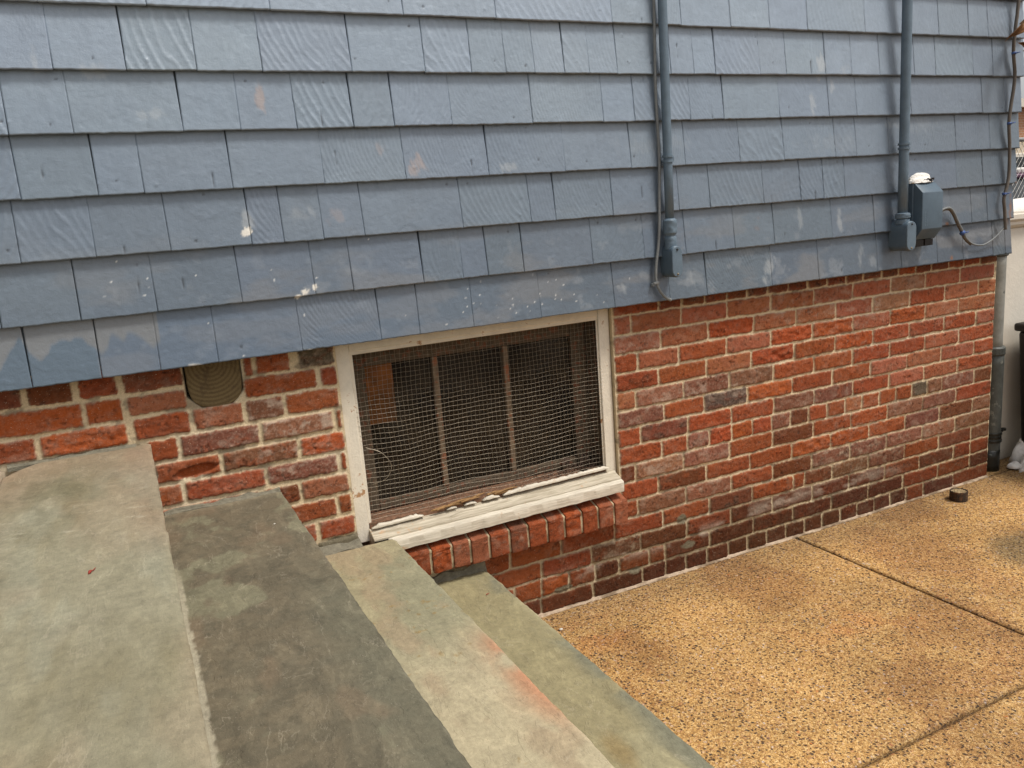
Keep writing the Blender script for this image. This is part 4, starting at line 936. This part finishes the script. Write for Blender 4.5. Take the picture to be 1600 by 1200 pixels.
# ================================================================== CONDUITS
def conduit(x, y, ztop, zt1, zt0, zb0, rad, w, dep, label, clampz, coverdx=0):
    t = empty('conduit', (x, -.05, zb0), label, 'conduit', 'painted conduits running down the siding')
    bm = bmesh.new(); tube(bm, [(x, y, z) for z in np.linspace(zt1 - .01, ztop, 12)], rad, 16); bm_obj('pipe', bm, M['paintgrey'], t, smooth=True)
    # lumpy tape over the coupling
    bm = bmesh.new(); nz = 46; n = 26; rg = []
    for i in range(nz + 1):
        z = zt0 + (zt1 - zt0) * i / nz; f = i / nz
        waist = 1 - .25 * math.exp(-((f - .45) / .05) ** 2) ; base = rad * (1.42 if f < .45 else 1.5) * waist * (min(1, (1 - f) / .06) * .3 + .7)
        row = []
        for k in range(n):
            a = 2 * math.pi * k / n; nn = vnf2(a, z, x); row.append(bm.verts.new((x + base * (1 + .28 * (nn - .5)) * math.cos(a), y + base * (1 + .28 * (nn - .5)) * math.sin(a), z)))
        rg.append(row)
    for i in range(nz):
        for k in range(n): bm.faces.new((rg[i][k], rg[i][(k+1) % n], rg[i+1][(k+1) % n], rg[i+1][k]))
    bm.faces.new(rg[0][::-1]); bm.faces.new(rg[-1]); bm_obj('tape_wrap', bm, M['paintgrey'], t, smooth=True)
    # access fitting: stadium body with an oval cover
    def stadium(x0, x1, z0, z1, ya, yb, bm, n=10):
        r_ = (x1 - x0) / 2; cx = (x0 + x1) / 2; pr = []
        for k in range(n + 1): a = math.pi * k / n; pr.append((cx + r_ * math.cos(a), z1 - r_ + r_ * math.sin(a)))
        for k in range(n + 1): a = math.pi + math.pi * k / n; pr.append((cx + r_ * math.cos(a), z0 + r_ + r_ * math.sin(a)))
        A = [bm.verts.new((p[0], ya, p[1])) for p in pr]; B = [bm.verts.new((p[0], yb, p[1])) for p in pr]
        bm.faces.new(A); bm.faces.new(B[::-1]); L = len(A)
        for k in range(L): bm.faces.new((A[k], B[k], B[(k+1) % L], A[(k+1) % L]))
    bm = bmesh.new(); stadium(x - w * .5, x + w * .5, zb0, zt0 + .012, y - dep * .52, -.046, bm)
    body = bm_obj('access_fitting', bm, M['paintgrey_dark'], t, bevel=.004, seg=3)
    bm = bmesh.new(); stadium(x - w * .5 - .001, x + w * .5 + .001, zb0 + .002, zt0 + .010, y - dep * .52 - .005, y - dep * .52 + .001, bm)
    cv = bm_obj('cover_plate', bm, M['paintgrey'], body, bevel=.002)
    for zz, mt in ((zb0 + .012, 'wire'), (zt0 - .001, 'blackplastic')):
        bm = bmesh.new(); bmesh.ops.create_uvsphere(bm, u_segments=10, v_segments=6, radius=.0042); bmesh.ops.translate(bm, verts=bm.verts, vec=(x, y - dep * .52 - .005, zz))
        bm_obj('screw', bm, M[mt], body, smooth=True)
    # pipe strap
    bm = bmesh.new()
    for dz in (-.008, .008): tube(bm, [(x, y, clampz + dz - .004), (x, y, clampz + dz + .004)], rad * 1.22, 16)
    box(bm, x + rad * .9, x + rad * 1.9, y + .004, y + .010, clampz - .009, clampz + .009)
    bm_obj('strap', bm, M['paintgrey'], t, smooth=False)
    return t
def vnf2(a, z, s): return float(fbm(np.array([math.cos(a) * 2.2 + s * 7]), np.array([math.sin(a) * 2.2 + z * 60]), 3, 8)[0])
conduit(-1.872, -.082, 3.2, 1.335, 1.232, 1.137, .0150, .040, .058, 'painted conduit with a loose cable beside it, ending above the brick right of the window', 1.53)
conduit(-.745, -.092, 3.2, 1.280, 1.236, 1.130, .0185, .050, .075, 'thicker painted conduit ending beside the wall box near the house corner', 1.535)
# loose cable by the first conduit
t = empty('cable', (-1.90, -.066, 1.06), 'thin grey cable hanging left of the first conduit and ending at the brick top', 'cable')
pts = [(-1.898, -.064, 3.1), (-1.896, -.064, 2.3), (-1.893, -.065, 2.02), (-1.898, -.064, 1.75), (-1.893, -.064, 1.55), (-1.900, -.065, 1.4), (-1.907, -.066, 1.28), (-1.924, -.066, 1.18), (-1.926, -.066, 1.13), (-1.915, -.070, 1.095), (-1.895, -.074, 1.070), (-1.874, -.076, 1.058)]
bm = bmesh.new(); tube(bm, smooth_path(pts, 8), .0052, 10); bm_obj('sheath', bm, M['cablegrey'], t, smooth=True)
bm = bmesh.new(); box(bm, -1.940, -1.918, -.074, -.062, 1.118, 1.126); box(bm, -1.944, -1.934, -.070, -.058, 1.112, 1.122); bm_obj('cable_clip', bm, M['cablegrey'], t, bevel=.001)

# ================================================================== WALL BOX
wb = empty('electrical_box', (-.63, -.05, 1.17), 'blue grey wall box with snow on top, beside the second conduit', 'electrical box')
x0, x1 = -.684, -.564
bm = bmesh.new(); box(bm, x0 - .004, x1 + .004, -.092, -.048, 1.172, 1.392); bm_obj('back_box', bm, M['paintgrey_dark'], wb, bevel=.003)
bm = bmesh.new()
prof = [(-.086, 1.166), (-.102, 1.168), (-.134, 1.209), (-.134, 1.352), (-.098, 1.388), (-.086, 1.390)]
A = [bm.verts.new((x0, y, z)) for y, z in prof]; B = [bm.verts.new((x1, y, z)) for y, z in prof]
bm.faces.new(A); bm.faces.new(B[::-1])
for k in range(len(prof)): bm.faces.new((A[k], B[k], B[(k+1) % len(prof)], A[(k+1) % len(prof)]))
cover = bm_obj('cover', bm, M['paintgrey_dark'], wb, bevel=.0025)
bm = bmesh.new()          # raised lettering too worn to read: short ridges in two columns, painted over
rr = random.Random(2)
for cx_ in (-.668, -.655):
    z = 1.222
    while z < 1.275 + (.006 if cx_ < -.66 else 0):
        h = rr.uniform(.002, .006); box(bm, cx_, cx_ + rr.uniform(.003, .005), -.1346, -.1335, z, z + h); z += h + .003
bm_obj('raised_marking', bm, M['paintgrey'], cover)
bm = bmesh.new()          # open sockets underneath
for a, b in ((-.676, -.628), (-.620, -.572)):
    box(bm, a, b, -.100, -.094, 1.140, 1.166); box(bm, a, a + .004, -.094, -.055, 1.140, 1.166); box(bm, b - .004, b, -.094, -.055, 1.140, 1.166); box(bm, a + .012, b - .012, -.092, -.06, 1.146, 1.166)
bm_obj('socket_shroud', bm, M['blackplastic'], wb, bevel=.001)
bm = bmesh.new(); rr = random.Random(4)
for k in range(16):
    x = -.640 + .0035 * k + rr.uniform(-.002, .002); z = 1.390 + rr.uniform(0, .010); box(bm, x, x + rr.uniform(.003, .008), -.106 + rr.uniform(0, .003), -.092, z, z + rr.uniform(.004, .009))
bm_obj('top_fitting', bm, M['blackplastic'], wb, bevel=.001)
bm = bmesh.new(); box(bm, -.561, -.535, -.066, -.058, 1.245, 1.268); box(bm, -.545, -.536, -.078, -.058, 1.250, 1.262)
bm_obj('side_lug', bm, simple_mat('bare_metal', (.35, .35, .34), .4, .6), wb, bevel=.0015)
bm = bmesh.new(); tube(bm, [(-.535, -.074, 1.243), (-.530, -.080, 1.222), (-.522, -.086, 1.206)], [.005, .007, .009], 12); bm_obj('drip_spout', bm, M['splinter'], wb, smooth=True)
# snow on top of it
def snow_blob(name, c, r, seed, label, cat='snow', sub=4, flat=.3, sc=14, amp=.35):
    bm = bmesh.new(); bmesh.ops.create_icosphere(bm, subdivisions=sub, radius=1)
    co = np.array([v.co[:] for v in bm.verts]); nn = fbm(co[:, 0] * sc * .15 + seed, co[:, 1] * sc * .15 + co[:, 2] * 1.7, 4, seed)
    for v, q in zip(bm.verts, nn):
        p = v.co * (1 + amp * (q - .5)); z = p.z if p.z > 0 else p.z * flat
        v.co = Vector((c[0] + p.x * r[0], c[1] + p.y * r[1], c[2] + z * r[2]))
    o = bm_obj(name, bm, M['snow'], None, smooth=True); return tag(o, label, cat)
snow_blob('snow_pile', (-.632, -.078, 1.391), (.068, .026, .036), 3, 'small white snow cap on top of the electrical box', amp=.5, flat=.02)
# flexible cable from the box to the corner and up
t = empty('cable', (-.30, -.075, 1.11), 'brown cable with blue ties looping from the electrical box up the house corner', 'cable')
pts = [(-.53, -.070, 1.256), (-.505, -.078, 1.270), (-.478, -.080, 1.280), (-.445, -.080, 1.279), (-.416, -.078, 1.256), (-.386, -.076, 1.217), (-.359, -.075, 1.184), (-.329, -.073, 1.149), (-.286, -.070, 1.123), (-.240, -.068, 1.112), (-.201, -.068, 1.111), (-.155, -.068, 1.124), (-.117, -.070, 1.144), (-.085, -.070, 1.166), (-.068, -.071, 1.186), (-.074, -.071, 1.215)]
bm = bmesh.new(); tube(bm, smooth_path(pts, 8), [.0052 if i < 60 else .0036 for i in range(121)], 8); bm_obj('lower_run', bm, M['cablegrey'], t, smooth=True)
bm = bmesh.new(); tube(bm, smooth_path([(p[0] + .003, p[1] + .007, p[2] - .006) for p in pts[1:9]], 8), .0042, 8); bm_obj('doubled_run', bm, M['cable'], t, smooth=True)
up = [(-.070, 1.165), (-.074, 1.203), (-.083, 1.258), (-.090, 1.299), (-.073, 1.352), (-.064, 1.405), (-.068, 1.512), (-.080, 1.612), (-.073, 1.682), (-.061, 1.747), (-.057, 1.811), (-.073, 1.900), (-.068, 1.988), (-.056, 2.10), (-.05, 2.4)]
bm = bmesh.new(); tube(bm, smooth_path([(x - .012 * 0, -.074, z) for x, z in up], 6), .0068, 8); bm_obj('upper_run', bm, M['cable'], t, smooth=True)
bm = bmesh.new(); tube(bm, smooth_path([(x + .008, -.068, z + .01) for x, z in up[3:]], 6), .0042, 8); bm_obj('second_strand', bm, M['cable'], t, smooth=True)
for (x, z, hor) in ((-.354, 1.172, 0), (-.088, 1.318, 1), (-.078, 1.610, 1), (-.070, 1.892, 1)):
    bm = bmesh.new()
    d_ = Vector((.006, 0, .005)) if not hor else Vector((.0, 0, .005))
    c_ = Vector((x, -.074, z)); tube(bm, [c_ - d_, c_ + d_], .0095, 12); tube(bm, [c_ + Vector((.008, -.006, 0)), c_ + Vector((.022, -.012, .003))], .0024, 6)
    bm_obj('blue_tie', bm, M['blue'], t, smooth=True)
# oak leaf stuck behind the cable
def oak(name, loc, rot, L, seed, label):
    o = link(leaf_mesh(name, M['leaf'], L, L * .38, 1.1, seed, 3)); o.location = loc; o.rotation_euler = rot; tag(o, label, 'leaf', 'dry leaves caught on the corner cable')
oak('oak_leaf', (-.145, -.095, 1.945), (R(70), R(-35), R(5)), .10, 4, 'curled orange dry leaf pointing up right, caught on the cable at the house corner')
oak('oak_leaf', (-.085, -.100, 1.925), (R(100), R(20), R(20)), .075, 9, 'smaller torn dry leaf hanging below the curled one on the corner cable')

# ================================================================== DOWNPIPE
dp = empty('downpipe', (.098, .06, 0), 'dark grey chipped downpipe standing beside the brick corner', 'pipe')
px, py = .092, .062
bm = bmesh.new(); tube(bm, [(px, py, z) for z in np.linspace(.575, 1.06, 8)], .038, 20); bm_obj('upper_pipe', bm, M['pipepale'], dp, smooth=True)
bm = bmesh.new(); tube(bm, [(px + .006, py, z) for z in np.linspace(-.005, .59, 10)], .045, 20); bm_obj('lower_pipe', bm, M['pipe'], dp, smooth=True)
bm = bmesh.new(); tube(bm, [(px + .006, py, z) for z in np.linspace(-.006, .105, 4)], .0462, 20); bm_obj('tarred_foot', bm, M['pipeblack'], dp, smooth=True)
bm = bmesh.new(); tube(bm, [(px + .004, py, z) for z in (.570, .577, .605, .612)], [.046, .050, .050, .044], 20); bm_obj('collar', bm, M['pipe'], dp, smooth=False)
bm = bmesh.new(); tube(bm, [(px, py, z) for z in (1.035, 1.04, 1.075)], [.042, .046, .046], 20); bm_obj('collar', bm, M['pipe'], dp, smooth=False)
bm = bmesh.new()
for dz in (0, .018, .036): tube(bm, [(px + .006, py, .150 + dz - .006), (px + .006, py, .150 + dz + .006)], .051 if dz != .018 else .049, 20)
tube(bm, [(px + .05, py - .01, .175), (px + .10, py - .005, .185)], .008, 8); tube(bm, [(px + .10, py - .005, .180), (px + .10, py - .005, .192)], .012, 8)
bm_obj('bracket', bm, M['pipeblack'], dp, bevel=.001)

# ================================================================== THINGS RIGHT OF THE CORNER
gw = empty('garden_wall', (.5, .2, 0), 'cream painted wall with a moulded cap starting behind the downpipe', 'wall')
bm = bmesh.new(); box(bm, .05, 3.2, .125, .40, -.02, 1.150); bm_obj('wall_body', bm, M['whitewall'], gw, bevel=.006)
bm = bmesh.new(); prof = [(.118, 1.1505), (.100, 1.165), (.100, 1.180), (.086, 1.190), (.086, 1.215), (.44, 1.215), (.44, 1.19), (.425, 1.18), (.41, 1.1505)]
A = [bm.verts.new((.045, y, z)) for y, z in prof]; B = [bm.verts.new((3.2, y, z)) for y, z in prof]; bm.faces.new(A); bm.faces.new(B[::-1])
for k in range(len(prof)): bm.faces.new((A[k], B[k], B[(k+1) % len(prof)], A[(k+1) % len(prof)]))
bm_obj('moulded_cap', bm, M['whitewall'], gw, bevel=.003)
snow_blob('snow_bank', (1.30, .26, 1.215), (1.25, .165, .085), 6, 'thick white snow lying along the cap of the cream wall', flat=.02, amp=.2)
snow_blob('snow_heap', (.66, -.02, .0), (.46, .13, .18), 8, 'dirty snow heap on the paving under the black bin', flat=.05, amp=.5, sub=5, sc=24)
rr = random.Random(21)
# small lumps of ice in front of it
ice = [((.185, -.01, .012), .026, 'small ice lump nearest the downpipe foot'), ((.255, -.07, .014), .032, 'larger ice lump between the small one and the snow heap')]
for k, (c_, r_, lb) in enumerate(ice): snow_blob('ice_lump', c_, (r_ * 1.5, r_, r_ * .9), 30 + k, lb, 'ice', 3, .3, 20, .7)['group'] = 'ice lumps by the snow heap'
bn = empty('bin', (.60, -.28, .14), 'black tapered plastic bin standing on the snow heap', 'bin')
bm = bmesh.new(); lo = box(bm, .268, .90, -.60, .06, .10, .66)
for vtx in lo[:4]: vtx.co.x = .60 + (vtx.co.x - .60) * .96; vtx.co.y = -.26 + (vtx.co.y + .26) * .90
bm_obj('bin_body', bm, M['blackplastic'], bn, bevel=.015, seg=3)
bm = bmesh.new(); box(bm, .255, .915, -.615, .075, .6605, .700); bm_obj('bin_lid', bm, M['blackplastic'], bn, bevel=.012, seg=3)
# pipe stub in the paving
ps = empty('pipe_stub', (-.375, -.118, 0), 'short rusty pipe stub packed with grit, standing out of the paving', 'pipe')
bm = bmesh.new(); n = 28; c_ = (-.375, -.118)
R0, R1 = .0365, .0315; zz = .045
rings = []
for r_, z in ((R0, -.01), (R0, zz - .002), (R0 - .001, zz), (R1 + .001, zz), (R1, zz - .002), (R1, .01)):
    rings.append([bm.verts.new((c_[0] + r_ * math.cos(2*math.pi*k/n) * (1 + .03 * math.sin(k * 1.3)), c_[1] + r_ * math.sin(2*math.pi*k/n), z + (.0015 * math.sin(k * 2.1) if z > .03 else 0))) for k in range(n)])
for i in range(len(rings) - 1):
    for k in range(n): bm.faces.new((rings[i][k], rings[i][(k+1) % n], rings[i+1][(k+1) % n], rings[i+1][k]))
bm_obj('pipe_wall', bm, M['iron'], ps, smooth=False)
bm = bmesh.new(); bmesh.ops.create_circle(bm, cap_ends=True, segments=20, radius=.032); bmesh.ops.translate(bm, verts=bm.verts, vec=(c_[0], c_[1], .0405))
for k in range(140):
    a = rr.uniform(0, 6.28); q = .029 * math.sqrt(rr.random()); s_ = rr.uniform(.0018, .0045)
    vs = [bm.verts.new((c_[0] + q * math.cos(a) + rr.uniform(-s_, s_), c_[1] + q * math.sin(a) + rr.uniform(-s_, s_), .0400 + rr.uniform(0, s_ * 1.6))) for _ in range(4)]
    for f in ((0,1,2),(0,2,3),(0,3,1),(1,3,2)): bm.faces.new([vs[w_] for w_ in f])
bm_obj('grit_fill', bm, M['debris'], ps)
# twig beside the stub, red bud on the slab, white pebbles
bm = bmesh.new(); tube(bm, [(-.335, -.125, .004), (-.32, -.12, .010), (-.295, -.118, .004)], .0012, 5); tube(bm, [(-.32, -.12, .010), (-.312, -.113, .018)], .0008, 5)
tag(bm_obj('twig', bm, M['leafbrown']), 'tiny brown twig lying beside the pipe stub', 'twig')
def bud(loc, rz, s, label):
    bm = bmesh.new(); tube(bm, smooth_path([(0, 0, 0), (.006 * s, .0005, .0025 * s), (.012 * s, .001, .001), (.022 * s, .004 * s, .001)], 4), [.0008, .0016 * s, .0025 * s, .0028 * s, .0024 * s, .0016 * s, .0010, .0009, .0009, .0008, .0008, .0007, .0006], 7)
    o = bm_obj('red_bud', bm, M['red'], None, smooth=True); o.location = loc; o.rotation_euler = (0, 0, rz); tag(o, label, 'bud', 'red buds fallen on the steps')
bud((-3.695, -.90, .8545), .9, 1.0, 'red stalked bud lying on the wide top slab')
bud((-2.70, -.185, .236), .3, .7, 'tiny red bud lying on the lowest tread near the wall')
def pebble(x, y, z, r_, label):
    bm = bmesh.new(); bmesh.ops.create_icosphere(bm, subdivisions=2, radius=r_); bmesh.ops.scale(bm, vec=(1.3, 1, .7), verts=bm.verts); bmesh.ops.translate(bm, verts=bm.verts, vec=(x, y, z))
    tag(bm_obj('pebble', bm, M['stone'], None, smooth=True), label, 'pebble', 'loose pale pebbles')
pebble(-2.415, -.125, .004, .0055, 'pale pebble on the paving beside the lowest tread'); pebble(-3.31, -.28, .650, .0022, 'tiny white pebble on the dark brownish tread')

# ================================================================== BEYOND
yd = empty('chain_link_fence', (3.0, 2.6, 0), 'grey chain link fence glimpsed past the house corner', 'fence')
M['galv'] = simple_mat('galvanised_steel', (.30, .29, .27), .5, .4)
def fpos(t): return Vector((2.3 + t * 1.4, 2.2 + t * .2, 0))
for t in (0, 1, 2):
    bm = bmesh.new(); tube(bm, [fpos(t * 1.5), fpos(t * 1.5) + Vector((0, 0, 1.75))], .03, 10); bm_obj('post', bm, M['galv'], yd, smooth=True)
bm = bmesh.new(); tube(bm, [fpos(0) + Vector((0, 0, 1.72)), fpos(3) + Vector((0, 0, 1.72))], .02, 8); bm_obj('top_rail', bm, M['galv'], yd, smooth=True)
bm = bmesh.new(); d0 = (fpos(1) - fpos(0)); Lf = (fpos(3) - fpos(0)).length; ud = d0.normalized()
for s_ in (-1, 1):
    k = -1.7
    while k < Lf + 1.7:
        a, b = (0, 1.7); xa = k; xb = k + s_ * 1.7
        za, zb_ = 0, 1.7
        if s_ > 0:
            t0 = max(0, -xa); t1 = min(1.7, Lf - xa)
        else:
            t0 = max(0, xa - Lf); t1 = min(1.7, xa)
        if t1 > t0: tube(bm, [fpos(0) + ud * (xa + s_ * t0) + Vector((0, 0, t0)), fpos(0) + ud * (xa + s_ * t1) + Vector((0, 0, t1))], .0022, 4, False)
        k += .075
bm_obj('link_mesh', bm, M['galv'], yd)
# parked car, snow on roof and bonnet
car = empty('parked_car', (6.3, 4.6, 0), 'snow dusted green and white car parked beyond the cream wall', 'car')
M['carpaint'] = simple_mat('green_car_paint', (.10, .30, .20), .25, .1, var=.05, spec=.6); M['carglass'] = simple_mat('car_glass', (.015, .02, .022), .1, spec=.8); M['carpurple'] = simple_mat('trim', (.16, .06, .12), .4)
def lathe_car():
    bm = bmesh.new(); prof = [(-2.1, .35), (-2.15, .75), (-1.9, .92), (-1.0, 1.0), (1.2, 1.0), (1.95, .95), (2.15, .70), (2.1, .35)]
    A = [bm.verts.new((x, -.85, z)) for x, z in prof]; B = [bm.verts.new((x, .85, z)) for x, z in prof]; bm.faces.new(A); bm.faces.new(B[::-1])
    for k in range(len(prof)): bm.faces.new((A[k], B[k], B[(k+1) % len(prof)], A[(k+1) % len(prof)]))
    return bm
def car_part(name, bm, mat, **kw):
    bmesh.ops.rotate(bm, verts=bm.verts, cent=(0, 0, 0), matrix=Matrix.Rotation(R(35), 3, 'Z')); bmesh.ops.translate(bm, verts=bm.verts, vec=(6.3, 4.6, 0)); return bm_obj(name, bm, mat, car, **kw)
car_part('car_body', lathe_car(), M['carpaint'], bevel=.06, seg=3)
bm = bmesh.new(); vs = box(bm, -1.1, 1.3, -.78, .78, .96, 1.38)
for vtx in vs[4:]: vtx.co.x = .1 + (vtx.co.x - .1) * .62; vtx.co.y *= .85
car_part('cabin_glass', bm, M['carglass'], bevel=.04)
bm = bmesh.new(); box(bm, -.66, .86, -.68, .68, 1.3805, 1.43); car_part('roof', bm, M['carpurple'], bevel=.02)
bm = bmesh.new(); box(bm, -.60, .80, -.62, .62, 1.4305, 1.50); box(bm, -2.0, -1.15, -.7, .7, .985, 1.04); car_part('roof_snow', bm, M['snow'], bevel=.03, seg=3)
for sx in (-1.35, 1.35):
    for sy in (-.84, .84):
        bm = bmesh.new(); tube(bm, [(sx, sy - .1, .32), (sx, sy + .1, .32)], .32, 24); car_part('wheel', bm, M['blackplastic'], bevel=.02)
for sy in (-.6, .6):
    bm = bmesh.new(); box(bm, -2.17, -2.10, sy - .14, sy + .14, .62, .76); car_part('headlight', bm, M['stone'], bevel=.02)
# building across the lot
nb = empty('brick_building', (14, 10, 0), 'tan and orange brick building far behind the house corner', 'building')
m, nt, p = new_mat('far_brick'); v = objvec(nt); bt = N(nt, 'ShaderNodeTexBrick', Scale=4.0); nt.links.new(v, bt.inputs['Vector'])
bt.inputs['Color1'].default_value = (.50, .24, .12, 1); bt.inputs['Color2'].default_value = (.42, .19, .10, 1); bt.inputs['Mortar'].default_value = (.5, .42, .32, 1)
mpn = N(nt, 'ShaderNodeMapping'); mpn.inputs['Rotation'].default_value = (R(90), 0, 0); nt.links.new(v, mpn.inputs['Vector']); nt.links.new(mpn.outputs[0], bt.inputs['Vector']); nt.links.new(bt.outputs[0], p.inputs['Base Color']); p.inputs['Roughness'].default_value = .9; M['farbrick'] = m
M['tanwall'] = simple_mat('tan_render', (.62, .52, .38), .9, var=.08, sc=6)
bm = bmesh.new(); box(bm, 9, 24, 11.0, 18, -.2, 2.3); bm_obj('lower_wall', bm, M['tanwall'], nb)
bm = bmesh.new(); box(bm, 9, 24, 11.02, 18, 2.3, 3.1); bm_obj('brick_band', bm, M['farbrick'], nb)
for k in range(4):
    bm = bmesh.new(); box(bm, 10.5 + 3 * k, 11.8 + 3 * k, 10.96, 11.01, .9, 2.0); f_ = bm_obj('window_frame', bm, M['whitewall'], nb, bevel=.02)
    bm = bmesh.new(); box(bm, 10.6 + 3 * k, 11.7 + 3 * k, 10.93, 10.965, 1.0, 1.9); bm_obj('pane', bm, M['carglass'], f_)
bm = bmesh.new(); box(bm, 8.8, 24.2, 10.8, 18.2, 3.1005, 3.3); bm_obj('roof', bm, M['whitewall'], nb)
